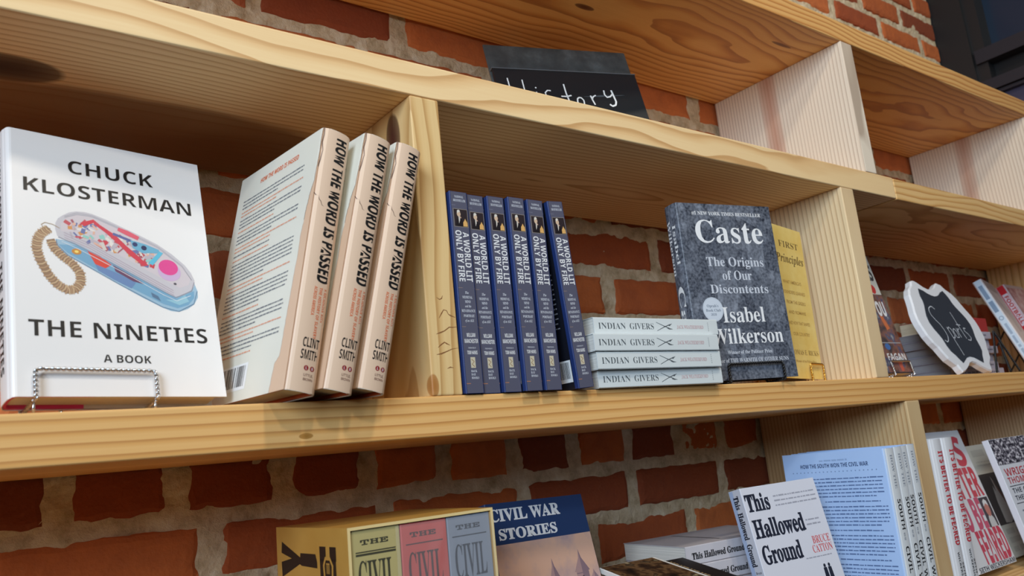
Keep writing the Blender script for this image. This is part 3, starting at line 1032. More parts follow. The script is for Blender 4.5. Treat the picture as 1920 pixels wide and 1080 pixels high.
given.matrix_world = flat(0.3590, -0.0063, 0.0004, -1.54, 0.2052, 0.0196)
for (x, y, z, yaw), lb in zip([(0.3537, -0.0138, 0.0204, -1.08), (0.3503, -0.0159, 0.0406, -1.22), (0.3602, -0.0080, 0.0608, -1.91)],
        ['white paperback second from the bottom of the flat stack of four', 'white paperback third from the bottom of the flat stack of four', 'white paperback topmost on the flat stack of four']):
    place_copy(given, flat(x, y, z, yaw, 0.2052, 0.0196), lb)

# ---- dark crowd-photo hardcover on a black easel
CROWD = mat_crowd()
b = Book('hardcover_book', 0.1625, 0.0272, 0.2449, hard=True, bulge=0.001)
b.cover(CROWD)
p = b.spine()
p.rect(0.4, 0.4, 27, 244.5, mat_blobs('blue_spine_print', [(0.35, '0A0E1C'), (0.5, '1C3158'), (0.66, '5E80B0')], 60, 3, 0.36), 0.10)
p.text('Isabel', 'serif', 14, 21, 160, 216, WHITE, rot='d')
p.text('Wilkerson', 'serif', 3.2, 10.2, 146, 224, WHITE, rot='d')
p.text('Caste', 'serif', 6.5, 19.5, 22, 130, WHITE, rot='d')
p = b.front()
p.text('#1 NEW YORK TIMES BESTSELLER', 'serif', 24.5, 144, 228.6, 233.6, WHITE, res=2)
p.text('Caste', 'serif', 26.5, 142, 189.0, 221.5, WHITE)
p.text('The Origins', 'serif', 37, 135, 155.6, 168.6, M((206, 210, 220), 0.4))
p.text('of Our', 'serif', 60, 110.5, 136.4, 149.4, M((206, 210, 220), 0.4))
p.text('Discontents', 'serif', 36.5, 135.5, 117.6, 129.8, M((206, 210, 220), 0.4))
p.disc(35.6, 95.6, 16.8, M((196, 204, 216), 0.35), 0.16)
p.disc(35.6, 95.6, 15.2, M((206, 213, 224), 0.35), 0.2)
p.text("Oprah's", 'serif', 26, 45, 98.6, 102.4, M((110, 122, 140), 0.4), 0.26, res=2)
p.text('Book Club', 'serif', 23.5, 48, 92.6, 96.2, M((110, 122, 140), 0.4), 0.26, res=2)
p.text('2020', 'serif', 31, 40, 87.2, 90.2, M((110, 122, 140), 0.4), 0.26, res=2)
p.text('Isabel', 'serif', 50, 121.5, 77.4, 98.6, WHITE)
p.text('Wilkerson', 'serif', 27, 147.5, 48.6, 69.2, WHITE)
p.text('Winner of the Pulitzer Prize', 'serif', 48.5, 124.5, 34.6, 39.4, M((214, 218, 228), 0.4), res=2)
p.text('Author of THE WARMTH OF OTHER SUNS', 'serif', 22, 150.5, 23.4, 28.8, M((206, 210, 220), 0.4), res=2)
caste = b.build(PAGES, case=M((40, 48, 70), 0.5))
mwc = pose(0.5698, 0.0260, 0.0062, -12.67, 0.62, 0.3)
caste.matrix_world = mwc
tag(caste, 'dark blue-grey hardcover with a crowd photo and large white title, facing out', 'book')
BLACKW = M((22, 22, 24), 0.35)
easel('black twisted wire easel under the crowd-photo hardcover', mwc, 0.0272, 0.0425, 0.1350, 0.0205, BLACKW, 0.0011, 0.12, 0.0, 0)

# ---- yellow hardcover on a brass easel
b = Book('hardcover_book', 0.158, 0.030, 0.2362, hard=True)
b.cover(mat_blobs('parchment_print', [(0.35, 'EDC866'), (0.6, 'F4D67E'), (0.75, 'F8DE92')], 22, 4, 0.42))
p = b.front()
BRN = M((110, 84, 40), 0.5)
p.text('FIRST', 'light', 77, 141, 203.0, 213.0, BRN)
p.text('Principles', 'ital', 62, 152, 178.6, 192.0, BRN)
TANI = M((186, 146, 74), 0.5)
for t, v, u0, u1 in (('WHAT AMERICA\u2019S', 145, 72, 132), ("FOUNDERS LEARNED", 129, 68, 140), ('FROM THE GREEKS', 113.5, 74, 136), ('AND ROMANS', 98, 76, 132), ('AND HOW THAT SHAPED', 81.5, 70, 140), ('OUR COUNTRY', 65, 80, 134)):
    p.text(t, 'thin', u0, u1, v, v + 5.0, TANI, res=2)
p.text('THOMAS E. RICKS', 'light', 58, 152.5, 36.0, 43.5, M((150, 114, 58), 0.5))
p.text('Winner of the Pulitzer Prize', 'thin', 74, 142, 24.5, 28.2, TANI, res=2)
first = b.build(PAGES, case=M((120, 90, 50), 0.5))
mwf = pose(0.7206, 0.0230, 0.0085, 8.54, 0.0, 1.2)
first.matrix_world = mwf
tag(first, 'golden yellow hardcover half hidden behind the crowd-photo hardcover', 'book')
BRASS = M((214, 176, 92), 0.22, 1.0)
easel('brass twisted wire easel under the golden yellow hardcover', mwf, 0.030, 0.1110, 0.1530, 0.0225, BRASS, 0.0010, 0.12, 0.0, 0)

# ================================================================== right bay of the middle plank
b = Book('paperback_book', 0.1521, 0.028, 0.229)
b.cover(M((40, 38, 46), 0.4))
p = b.front()
p.rect(0.5, 2, 151.6, 228.5, mat_blobs('sports_photo_print', [(0.30, '14161E'), (0.42, '4A3A38'), (0.52, '8A5A48'), (0.6, '3A4A6C'), (0.7, 'C8C0B4')], 26, 4, 0.38), 0.08)
p.rect(60, 150, 151.5, 228, M((206, 204, 196), 0.4), 0.12)
RED = M((196, 60, 54), 0.4)
p.text('RS', 'heavy', 118, 147, 178, 208, M((64, 60, 62), 0.4))
p.text('OU', 'heavy', 112, 143, 108, 134, WHITE)
p.disc(128, 160, 9, RED, 0.16)
p.poly([(112, 108), (124, 106), (132, 84), (120, 80)], M((208, 112, 60), 0.4), 0.16)
p.rect(82, 55.5, 149, 57, M((170, 172, 178), 0.4), 0.16)
p.disc(98, 49, 9, M((64, 110, 176), 0.4), 0.15, 6)
p.text('FAGAN', 'sans', 84, 147, 24.2, 36.0, WHITE)
p.poly([(112, 20), (126, 20), (124, 4), (114, 4)], M((190, 88, 64), 0.4), 0.15)
fagan = b.build(PAGES)
mwg = pose(1.0169, 0.0509, 0.0113, 1.57, 11.24, -0.31)
fagan.matrix_world = mwg
tag(fagan, 'sports photo paperback leaning half hidden behind the second upright plank', 'book')
easel('small chrome wire easel under the sports photo paperback', mwg, 0.028, 0.0780, 0.1450, 0.0205, CHROME, 0.0011, 0.12, 0.0, 0)

# scalloped chalkboard plaque
outer = [(25.6, 193.5), (14, 191), (4, 181), (-12, 172), (-23, 160), (-29, 147), (-34, 137), (-43, 122), (-48, 108), (-48.6, 96), (-45, 74), (-37, 60), (-28.4, 50.9), (-22, 38), (-15, 27.3), (-4, 20), (5, 14), (8, 6), (12, 0), (24, 2), (36, 6.5), (46, 10.5), (58, 17), (73, 20)]
inner = [(24.3, 174), (19, 166), (14.9, 157), (14, 147), (10, 138), (1, 126), (-7.2, 113), (-10, 100), (-6.5, 87.4), (0, 76), (4, 66), (5.2, 52), (9, 42), (18, 34), (25, 25), (31, 18.1), (45, 24), (58, 29), (73, 31)]
sign = empty('chalkboard_sign')
def mirror(h, cx=73.0):
    return h + [(2 * cx - x, y) for x, y in h[::-1][1:]]
topo = [(25.6, 193.5), (36, 189), (48, 182), (60, 178), (73, 176.5)]
topi = [(24.3, 174), (38, 170), (50, 164), (62, 160.5), (73, 159)]
def full(half, top):
    left = half                            # top left, down, to bottom centre
    loop = left + [(146 - x, y) for x, y in left[::-1][1:]]
    loop += [(146 - x, y) for x, y in top[1:]] + [(x, y) for x, y in top[::-1][1:-1]]
    return loop
from mathutils.geometry import tessellate_polygon
def plate(mb, loop, y0, y1, m, bev=0.0):
    pts = [(x / 1000, y / 1000) for x, y in loop]
    n = len(pts)
    tri = tessellate_polygon([[Vector((x, y, 0)) for x, y in pts]])
    cx = sum(q[0] for q in pts) / n
    cy = sum(q[1] for q in pts) / n
    k = 1 - bev / 0.09
    fr = [((x - cx) * k + cx, y0, (y - cy) * k + cy) for x, y in pts]
    md = [(x, y0 + bev, y) for x, y in pts]
    bk = [(x, y1, y) for x, y in pts]
    mb.add(fr + md + bk, [tuple(t) for t in tri] + [tuple(q + 2 * n for q in t[::-1]) for t in tri]
           + [(i, (i + 1) % n, n + (i + 1) % n, n + i) for i in range(n)] + [(n + i, n + (i + 1) % n, 2 * n + (i + 1) % n, 2 * n + i) for i in range(n)], m)
mb = MB()
plate(mb, full(outer, topo), 0.0, 0.012, M((228, 230, 236), 0.45), 0.0025)
mb.obj('frame', sign)
mb = MB()
plate(mb, full(inner, topi), -0.0012, 0.004, M((44, 50, 60), 0.6))
p = Print(mb, lambda u, v, e: (u, -0.0012 - e, v))
CHALK = M((206, 212, 222), 0.7)
for pts in ([(40.6, 129.3), (35, 134.5), (29.4, 135.3), (18, 131), (13.2, 125), (12, 116), (18, 106), (26, 97), (30, 84), (29, 72), (21.1, 63), (14, 60), (8, 64)],
            [(46, 92), (48, 70), (50, 33)], [(47, 88), (54, 92), (60, 86), (60, 74), (53, 68), (48, 71)],
            [(68, 88), (63, 80), (66, 70), (74, 70), (77, 80), (73, 88), (68, 88)], [(82, 90), (83, 70)], [(83, 82), (88, 89), (93, 88)],
            [(97, 124.8), (99, 90), (102, 68)], [(92, 98), (108, 97)], [(122, 90), (114, 91), (112, 84), (120, 78), (123, 70), (115, 64), (106, 66)]):
    p.stroke(dense(pts, 2), 1.7, CHALK, 0.25)
mb.obj('chalk_panel', sign)
sign.matrix_world = pose(1.2388, 0.0067, 0.0042, 1.28, 18.45, -0.4)
tag(sign, 'white scalloped sign with a small blackboard leaning before the flat grey books', 'sign')

# flat stack behind the plaque
STK = [(1.3075, 0.055, -1.0), (1.3070, 0.057, 0.5), (1.3040, 0.060, 1.2), (1.3060, 0.056, -0.6), (1.3000, 0.061, 1.0), (1.2990, 0.058, 0.0)]
b = Book('paperback_book', 0.140, 0.0146, 0.216)
b.cover(M((178, 172, 186), 0.4))
p = b.spine()
def swap(pr):
    f = pr.S
    pr.S = lambda u, v, e: f(v, 0.216 - u, e)
p2 = b.spine()
swap(p2)
p2.body(10, 120, 5.0, 10.2, 1, M((96, 92, 108), 0.5), seed=31, fill=0.7, short=1.0)
p2.body(140, 196, 5.0, 10.2, 1, M((120, 116, 130), 0.5), seed=32, fill=0.6, short=1.0)
b.cov.f = b.cov.f
gs = b.build(mat_pages(('8E8C92', 'A6A4AA')))
names = ['lowest', 'second from the bottom', 'third from the bottom', 'fourth from the bottom', 'fifth from the bottom', 'topmost']
for i, (x, y, yaw) in enumerate(STK):
    mwx = flat(x, y, 0.0004 + i * 0.0149, yaw, 0.216, 0.0146)
    lb = 'pale lilac paperback lying flat behind the scalloped sign, ' + names[i] + ' of its stack'
    if i == 0:
        gs.matrix_world = mwx
        tag(gs, lb, 'book', 'lilac paperbacks stacked behind the sign')
    else:
        place_copy(gs, mwx, lb)
b = Book('paperback_book', 0.10, 0.030, 0.17)
b.cover(M((172, 40, 34), 0.4))
rb = b.build(PAGES)
rb.matrix_world = flat(1.372, 0.066, 0.0906, 2.0, 0.17, 0.030)
tag(rb, 'thick red paperback lying on top of the lilac stack', 'book')

# two books leaning at the far right of the middle plank
b = Book('hardcover_book', 0.152, 0.0205, 0.227, hard=True)
b.cover(M((216, 206, 206), 0.4))
p = b.spine()
p.rect(3.1, 0.5, 17.4, 226.5, M((206, 222, 238), 0.38), 0.10)
p2 = b.spine()
f0 = p2.S
p2.S = lambda u, v, e: f0(v, 0.227 - u, e)
p2.body(14, 84, 5, 14.5, 1, M((128, 150, 176), 0.5), seed=5, fill=0.9, short=1.0)
p2.disc(100, 10, 5, M((120, 142, 168), 0.5), 0.18)
p2.disc(100, 10, 3.6, M((206, 222, 238), 0.5), 0.22)
p2.body(114, 200, 7, 13, 1, M((158, 176, 198), 0.5), seed=6, fill=0.9, short=1.0)
p = b.front()
p.stroke([(20, 196), (50, 178), (76, 150), (92, 118), (96, 96), (84, 92), (70, 110)], 2.0, M((96, 66, 74), 0.5), 0.2)
p.rect(8, 200, 140, 224, M((186, 176, 172), 0.5), 0.12)
wh = b.build(PAGES_W, case=M((70, 80, 100), 0.5))
mww = pose(1.7545, 0.0699, 0.0190, 14.56, 18.82, -4.79)
wh.matrix_world = mww
tag(wh, 'pale blue-white spined hardcover leaning back beside the scalloped sign', 'book')
easel('black wire easel holding the pale blue-white spined hardcover', mww, 0.0205, 0.040, 0.115, 0.02, BLACKW, 0.0012, 0.12, 0.0, 0)
b = Book('hardcover_book', 0.152, 0.0223, 0.2289, hard=True)
b.cover(M((206, 190, 196), 0.4))
p = b.spine()
p.rect(3.1, 0.4, 19.2, 228.5, M((206, 34, 44), 0.38), 0.10)
p.rect(5.0, 118, 18.5, 206, M((226, 214, 224), 0.4), 0.14)
p.text('FOOTBALL', 'heavy', 7.2, 16.2, 124, 200, RED, rot='d', e=0.2)
p.disc(11.5, 104, 7, M((150, 176, 206), 0.4), 0.16, 8)
p = b.front()
p.rect(4, 40, 148, 220, mat_blobs('pink_photo_print', [(0.35, 'A8626E'), (0.5, 'D0A0A8'), (0.62, 'E0C8CC'), (0.75, '8A5A68')], 34, 4, 0.4), 0.10)
rd = b.build(PAGES_W, case=M((150, 30, 36), 0.5))
mwr = pose(1.9500, 0.1035, 0.0200, 6.3, 18.34, -3.2)
rd.matrix_world = mwr
tag(rd, 'bright red spined hardcover leaning back next to the pale blue-white one', 'book')
easel('black wire easel holding the bright red spined hardcover', mwr, 0.0223, 0.040, 0.115, 0.02, BLACKW, 0.0012, 0.12, 0.0, 0)
# empty easel seen from the side in front of the lilac stack
ee = tag(empty('book_easel', Matrix.Translation((1.43, 0.02, 0))), 'bare black twisted wire easel standing in front of the lilac stack', 'easel')
for nm, a, c in (('leg', (0.042, 0.014, 0.0860), (-0.020, -0.002, 0.0032)), ('leg', (0.042, 0.014, 0.0860), (0.078, -0.004, 0.0032)), ('leg', (0.054, 0.012, 0.064), (0.016, -0.012, 0.0032))):
    mb = MB()
    twisted(mb, [a, c], 0.0013, BLACKW)
    mb.obj(nm, ee, True)

# ================================================================== history sign on the upper plank
hs = empty('chalkboard_sign')
SLATE = mat_blobs('dusty_slate', [(0.35, '3E4141'), (0.55, '505454'), (0.75, '6A6E6E')], 30, 5, 0.5)
mb = MB()
mb.box((0, 0.0035, 0), (0.2439, 0.0065, 0.1907), SLATE)
mb.obj('back_board', hs, bevel=0.0008)
mb = MB()
mb.box((0.001, -0.0045, 0.0), (0.2434, -0.001, 0.1405), M((28, 33, 38), 0.32))
p = Print(mb, lambda u, v, e: (u, -0.0045 - e, v))
CH = M((232, 236, 238), 0.7)
for pts, w in (([(20.6, 124), (21.2, 98), (22, 74)], 2.0), ([(43.8, 122), (43.6, 98), (45, 72)], 2.0), ([(21, 98), (44, 97)], 1.8), ([(62.0, 109.2), (63.6, 107.6)], 2.2), ([(62, 101), (64, 74)], 2.0),
               ([(86.4, 104), (81, 104.4), (76.2, 100), (77, 94), (84, 87), (83, 79), (76, 76)], 2.0), ([(110.9, 117), (111, 100), (113.4, 80)], 2.4), ([(101.3, 94.6), (110, 94.4), (119, 96.6)], 2.2),
               ([(131, 93.5), (127.6, 91), (126.4, 85), (128.4, 79.6), (133, 78), (137, 82), (137.6, 88.6), (134.6, 93), (131, 93.5)], 2.2), ([(151.6, 97.6), (153, 90), (155.2, 81)], 2.4), ([(152.8, 91), (156, 96), (161, 98.6)], 2.0),
               ([(177.5, 108.4), (177, 100), (180, 95.6), (186, 97), (191, 102)], 2.4), ([(190.8, 109), (192.4, 97), (193.6, 88), (191, 81.6), (185, 79.4), (181, 82.6)], 3.0)):
    p.stroke(dense(pts, 2), w, CH, 0.3)
p.stroke([(140, 95.5), (170, 97.6), (212, 100.4)], [0.6, 3.0, 0.4], M((70, 78, 86), 0.7), 0.18)
mb.obj('front_panel', hs)
mb = MB()
mb.box((0.0, -0.0055, 0.1405), (0.2439, 0.0035, 0.1420), M((92, 98, 104), 0.3))
mb.obj('ledge', hs)
hs.matrix_world = pose(0.4097, 0.1680, 0.3517, -14.53, 12.06, 0)
tag(hs, 'dark slate chalkboard sign with a white handwritten word on the upper plank', 'sign')

# ================================================================== lower plank
# ---- slipcase with three volumes
SLG = mat_blobs('slipcase_print', [(0.3, 'B98A3E'), (0.6, 'C79A4C'), (0.8, 'CFA55A')], 9, 3, 0.42)
CREAM = M((232, 206, 146), 0.5)
SW, SD, SH, ST = 0.1518, 0.1593, 0.235, 0.0026
sc = empty('slipcase')
mb = MB()
mb.box((0, 0.0004, 0), (ST, SD, SH), SLG)
mb.box((SW - ST, 0.0004, 0), (SW, SD, SH), SLG)
mb.box((ST, 0.0004, 0), (SW - ST, SD, ST), SLG)
mb.box((ST, 0.0004, SH - ST), (SW - ST, SD, SH), SLG)
mb.box((ST, SD - ST, ST), (SW - ST, SD, SH - ST), SLG)
for a, c in (((0, 0, 0), (ST, 0.0004, SH)), ((SW - ST, 0, 0), (SW, 0.0004, SH)), ((ST, 0, 0), (SW - ST, 0.0004, ST)), ((ST, 0, SH - ST), (SW - ST, 0.0004, SH))):
    mb.box(a, c, CREAM)
lf = Print(mb, lambda u, v, e: (-e, SD - u, v))        # left side, u from the back edge
DK = M((34, 26, 22), 0.45)
def big(pr, t, u0, u1, v0, v1):
    pr.text(t, 'slab', u0, u1, v0, v1, DK, rot='u')
lf.poly([(13.8, 221.5), (57, 208.2), (58, 212), (92, 212), (95, 205), (95, 199.8), (60, 200.7), (56, 202), (12.5, 188.5), (11.5, 202.5), (37, 206.5), (12, 211)], DK, 0.12)
lf.text('SHELB', 'fat', 14, 93, 40, 184, DK, rot='u')
lf.rect(101, 180, 134, 208, DK, 0.12)
lf.rect(101, 207, 114, 219, DK, 0.12)
lf.rect(122, 207, 135, 219, DK, 0.12)
lf.stroke([(110, 193), (109, 203), (113, 209), (122, 209), (127, 203), (126, 193)], 3.2, SLG, 0.2)
lf.rect(114, 196, 121, 205, SLG, 0.2)
for k in range(3):
    lf.rect(114.5 + k * 2.4, 196, 115.6 + k * 2.4, 204, DK, 0.26)
lf.text('FOOT', 'fat', 101, 135, 50, 172, DK, rot='u')
mb.obj('case', sc)
mb = MB()
nxw, nzw = 34, 52
rg = random.Random(2)
vs = []
for c in range(nzw + 1):
    for a in range(nxw + 1):
        u, v = 0.045 + 0.1055 * a / nxw, 0.002 + 0.229 * c / nzw
        fold = 0.0030 * max(0, 1 - abs(u - 0.088 - 0.006 * math.sin(v * 60)) / 0.010) + 0.0016 * max(0, 1 - abs(u - 0.103) / 0.004)
        vs.append((u, -0.0012 - fold * (0.5 + 0.7 * mnoise.noise((u * 420, v * 300, 1))) - 0.0005 * mnoise.noise((u * 120, v * 60, 2)), v))
wr = bpy.data.materials.new('clear_shrink_film')
wr.use_nodes = True
wb = wr.node_tree.nodes['Principled BSDF']
wb.inputs['Base Color'].default_value = (1, 1, 1, 1)
wb.inputs['Roughness'].default_value = 0.12
wb.inputs['Alpha'].default_value = 0.10
wb.inputs['Specular IOR Level'].default_value = 1.0
mb.add(vs, [(c * (nxw + 1) + a, c * (nxw + 1) + a + 1, (c + 1) * (nxw + 1) + a + 1, (c + 1) * (nxw + 1) + a) for c in range(nzw) for a in range(nxw)], wr)
mb.obj('shrink_film', sc, True)
mws = pose(0.0487, -0.0091, ZD + 0.0004, 0.66, 0, 0)
sc.matrix_world = mws
tag(sc, 'mustard slipcase with black letters on its side, holding three volumes on the lower plank', 'slipcase')
for i, (col, ink, dv, lb) in enumerate(((M((184, 170, 116), 0.45), M((66, 64, 50), 0.5), 0.0, 'olive green volume in the mustard slipcase'),
                                        (M((190, 84, 80), 0.45), M((80, 52, 54), 0.5), 0.0, 'red volume between the two others in the mustard slipcase'),
                                        (M((130, 138, 154), 0.45), M((58, 64, 78), 0.5), 0.0, 'slate blue volume in the mustard slipcase, next to its far side'))):
    b = Book('paperback_book', 0.1515, 0.0482, 0.2286)
    b.cover(col)
    p = b.spine()
    top = 218.0
    p.text('THE', 'slab', 9, 36, top - 1.5, top + 3.2, ink)
    p.rect(4.5, top - 8.0, 43.0, top - 7.0, ink, 0.14)
    p.rect(4.5, top - 10.6, 43.0, top - 8.8, ink, 0.14) if i == 0 else None
    p.text('CIVIL', 'serif', 6.0, 41.0, top - 44, top - 14.5, ink)
    p.text('WAR', 'serif', 6.0, 41.0, top - 82, top - 52, ink)
    p.rect(4.5, top - 90, 43.0, top - 88.5, ink, 0.14)
    v = b.build(PAGES)
    v.matrix_world = mws @ pose(ST + 0.0001 + 0.0488 * (i + 1) - 0.0003, 0.0022, ST + 0.0003, 90, 0, 0)
    tag(v, lb, 'book', 'volumes of the boxed set')

# ---- paperback with a blue title band
b = Book('paperback_book', 0.152, 0.020, 0.229)
w = NT('sunset_sky_print')
x, y, z = w.sep(w.coords())
g = w.math('ADD', w.math('MULTIPLY', z, 5.0), w.math('MULTIPLY', w.noise(w.comb(x, 0.0, w.math('MULTIPLY', z, 1.8)), 26, 4), 0.5))
SKYP = w.done(w.ramp(g, [(0.6, 'B79A8E'), (0.8, 'CDA896'), (0.95, 'D6AC98'), (1.1, 'CFA496')]), 0.4)
SKYP2 = mat_blobs('cloudy_sky_print', [(0.33, '9A8A98'), (0.45, 'C0A09A'), (0.58, 'D8AE98'), (0.78, 'DAAE98')], 16, 4, 0.4)
b.cover(M((40, 62, 104), 0.38))
p = b.front()
p.rect(1.0, 1, 151.8, 183.5, SKYP2, 0.08)
p.text('CIVIL WAR', 'fat', 3.5, 110.5, 209, 222.0, WHITE)
p.text('STORIES', 'fat', 11.5, 100, 188.6, 200.0, WHITE)
STONE = M((170, 138, 138), 0.5)
STONE2 = M((136, 112, 122), 0.5)
def tower(u, w, vt, vb, tip):
    p.rect(u - w / 2, 20, u + w / 2, vb, STONE2, 0.12)
    p.rect(u - w / 2, 20, u, vb, STONE, 0.14)
    p.poly([(u - w * 0.62, vb), (u + w * 0.62, vb), (u + w * 0.12, vt), (u, tip), (u - w * 0.12, vt)], STONE, 0.15)
    p.poly([(u, vb), (u + w * 0.62, vb), (u + w * 0.12, vt), (u, tip)], STONE2, 0.17)
    p.stroke([(u - w / 2, vb - 2), (u + w / 2, vb - 2)], 1.2, STONE2, 0.19)
    p.rect(u - 1.2, vb - 12, u + 1.2, vb - 5, M((70, 56, 64), 0.5), 0.2)
tower(80, 16, 152, 134, 161)
tower(124, 20, 156, 141, 166)
tower(142, 10, 138, 132, 141)
p.disc(62, 133, 9, M((96, 90, 86), 0.6), 0.11, 7)
cw = b.build(PAGES_W)
cw.matrix_world = pose(0.2640, 0.0524, -0.3360, 4.1, 12.68, 0.56)
tag(cw, 'paperback with a dark blue title band over pale stone towers, beside the slipcase', 'book')

# ---- reclining books in front of the flat stack
def recline(x, y, z, yaw, lean, W, H, back=0.0, right=0.0):
    """x, y, z: the top right corner of the front cover"""
    return Matrix.Translation((x, y, z)) @ Matrix.Rotation(R(yaw), 4, 'Z') @ Matrix.Rotation(R(-lean), 4, 'X') @ Matrix.Translation((right - W, back, -H))


b = Book('paperback_book', 0.086, 0.007, 0.165)
CAMO = mat_blobs('leafy_photo_print', [(0.36, '17120E'), (0.46, '3E2A1C'), (0.54, '6E5236'), (0.6, '2A2018'), (0.68, 'BCA884'), (0.75, 'D8CBB0')], 34, 3, 0.4)
b.cover(M((226, 224, 220), 0.4))
p = b.front()
p.rect(0.5, 0.5, 82.0, 164.5, CAMO, 0.10)
cm = b.build(PAGES_W)
cm.matrix_world = recline(0.507, 0.090, -0.2035, -5.7, 80, 0.086, 0.165)
tag(cm, 'paperback with a brown leafy photo, reclining on a black book on the lower plank', 'book')
b = Book('hardcover_book', 0.126, 0.040, 0.170, hard=True)
b.cover(M((20, 19, 20), 0.4))
p = b.front()
for k in range(2):
    for q in range(24):
        p.rect(89 + k * 9, 160 - q * 6, 91.5 + k * 9, 160 - q * 6 + 3 + (q * 7) % 3, M((168, 140, 100), 0.5), 0.15)
bk = b.build(PAGES, case=M((20, 20, 20), 0.5))
bk.matrix_world = recline(0.507, 0.090, -0.2035, -5.7, 80, 0.126, 0.170, 0.0076, 0.0475)
tag(bk, 'thick black hardcover reclining under the leafy photo paperback', 'book')
b = Book('hardcover_book', 0.110, 0.0500, 0.125, hard=True)
b.cover(M((60, 54, 50), 0.4))
sp = b.build(PAGES)
sp.matrix_world = flat(0.432, -0.030, ZD + 0.0006, -5.7, 0.125, 0.050)
tag(sp, 'dark closed hardcover lying flat under the reclining black book', 'book')

# ---- flat stack of white paperbacks
b = Book('paperback_book', 0.132, 0.0236, 0.203)
HG = M((200, 196, 202), 0.4)
b.cover(HG)
p = b.spine()
p.text('This Hallowed Ground', 'fat', 6.6, 14.6, 203 - 104, 203 - 10, INK, rot='d')
for k in range(2):
    p.rect(5, 203 - 116 - k * 5, 17, 203 - 114 - k * 5, M((140, 136, 140), 0.5), 0.14)
p = b.front()
p.rect(20, 120, 120, 126, M((120, 116, 120), 0.5), 0.12)
hg = b.build(PAGES_W)
tag(hg, 'white paperback lowest in the flat stack behind the reclining books', 'book', 'white paperbacks stacked flat on the lower plank')
for i in range(6):
    jx = (0, 0.002, -0.001, 0.001, -0.002, 0)[i]
    mwx = flat(0.5670 + jx, 0.0920 + jx, ZD + 0.0004 + i * 0.0240, -7.0 + jx * 400, 0.203, 0.0236)
    lb = 'white paperback ' + ['lowest', 'second from the bottom', 'third from the bottom', 'fourth from the bottom', 'just under the top', 'topmost'][i] + ' in the flat stack behind the reclining books'
    if i == 0:
        hg.matrix_world = mwx
        hg['label'] = lb
    else:
        place_copy(hg, mwx, lb)

# ---- white paperback facing out
b = Book('paperback_book', 0.1321, 0.0238, 0.203)
b.cover(M((214, 214, 224), 0.4))
p = b.spine()
p.rect(0.8, 0.5, 23.2, 202.5, M((176, 192, 224), 0.4), 0.10)
DKB = M((34, 38, 54), 0.45)
p.text('This', 'fat', 7.0, 16.5, 178, 195, DKB, rot='d')
p.text('Hallowed', 'fat', 7.0, 16.5, 139, 173.5, DKB, rot='d')
p.text('Ground', 'fat', 7.0, 16.5, 105, 133.5, DKB, rot='d')
p.text('Bruce', 'thin', 10, 20, 96, 99, DKB)
p.text('Catton', 'thin', 9, 21, 91, 94, DKB)
p = b.front()
p.text('This', 'fat', 3.0, 43.0, 172.0, 193.5, DKB)
p.text('Hallowed', 'fat', 4.2, 92.0, 138.2, 160.8, DKB)
p.text('Ground', 'fat', 6.2, 73.5, 105.5, 127.6, DKB)
p.body(52, 128, 172, 190, 3, M((160, 160, 172), 0.5), seed=71, fill=0.3, short=1.0)
p.body(95, 120, 141, 153, 2, M((160, 160, 172), 0.5), seed=72, fill=0.32, short=1.0)
p.text('BRUCE', 'serif', 96, 127.5, 119, 128.6, M((206, 88, 88), 0.45))
p.text('CATTON', 'serif', 92, 127.5, 107.6, 117.2, M((206, 88, 88), 0.45))
p.body(76, 122, 101, 104, 1, M((160, 160, 172), 0.5), seed=73, fill=0.5, short=1.0)
for u in (103.0, 111.0):                                # two small standing figures
    p.disc(u, 90, 2.0, DKB, 0.2, 2.4)
    p.poly([(u - 2.8, 87.6), (u + 2.8, 87.6), (u + 4.0, 68), (u + 2.2, 48), (u - 2.2, 48), (u - 3.6, 68)], DKB, 0.2)
ho = b.build(PAGES_W)
mwh = pose(0.6237, 0.0007, -0.3330, -10.9, 11.14, 1.44)
ho.matrix_world = mwh
tag(ho, 'white paperback facing out with big black title and a pale blue spine', 'book')

# ---- four hardcovers, pale blue back cover showing
b = Book('hardcover_book', 0.1602, 0.0285, 0.241, hard=True, bulge=0.0015)
b.cover(M((178, 206, 248), 0.3))
p = b.back()
NB = M((40, 62, 106), 0.5)
p.body(60, 104, 227.5, 231.5, 1, M((150, 176, 216), 0.5), seed=88, fill=0.5, short=1.0)
p.text('HOW THE SOUTH WON THE CIVIL WAR', 'sans', 28.5, 134.5, 219.5, 225.0, NB, res=2)
for k in range(22):
    p.disc(15 + k * 6.2, 213.5, 0.9, M((120, 144, 184), 0.5), 0.15, n=8)
vv = 206
for k, (n, u0) in enumerate([(6, 14), (1, 60), (6, 14), (1, 50), (6, 14), (1, 70), (9, 14), (1, 60)]):
    p.body(u0, 153, vv - n * 5.0, vv, n, M((92, 116, 162), 0.5), seed=90 + k, fill=0.33, short=0.9)
    vv -= n * 5.0 + 2.2
p = b.spine()
for k in range(6):
    p.rect(0.5 + k * 4.6, 0.5, 0.5 + (k + 1) * 4.6, 240.5, M((226, 230, 234), 0.35), 0.09)
p.text('HOW THE', 'serif', 11, 17, 186, 232, M((150, 156, 168), 0.5), rot='d', res=2)
p.text('SOUTH', 'sans', 10, 19, 132, 172, INK, rot='d')
p.text('WON THE', 'serif', 11, 15, 118, 128, M((120, 126, 140), 0.5), rot='d', res=2)
p.text('CIVIL WAR', 'sans', 10, 19, 40, 110, INK, rot='d')
so = b.build(PAGES_W, case=M((60, 80, 120), 0.5))
so.matrix_world = pose(0.8511, -0.0547, ZD + 0.0005, 92.0, 0, 1.2)
tag(so, 'pale hardcover whose light blue back cover shows, behind the white paperback facing out', 'book', 'pale hardcovers beside the lower upright plank')
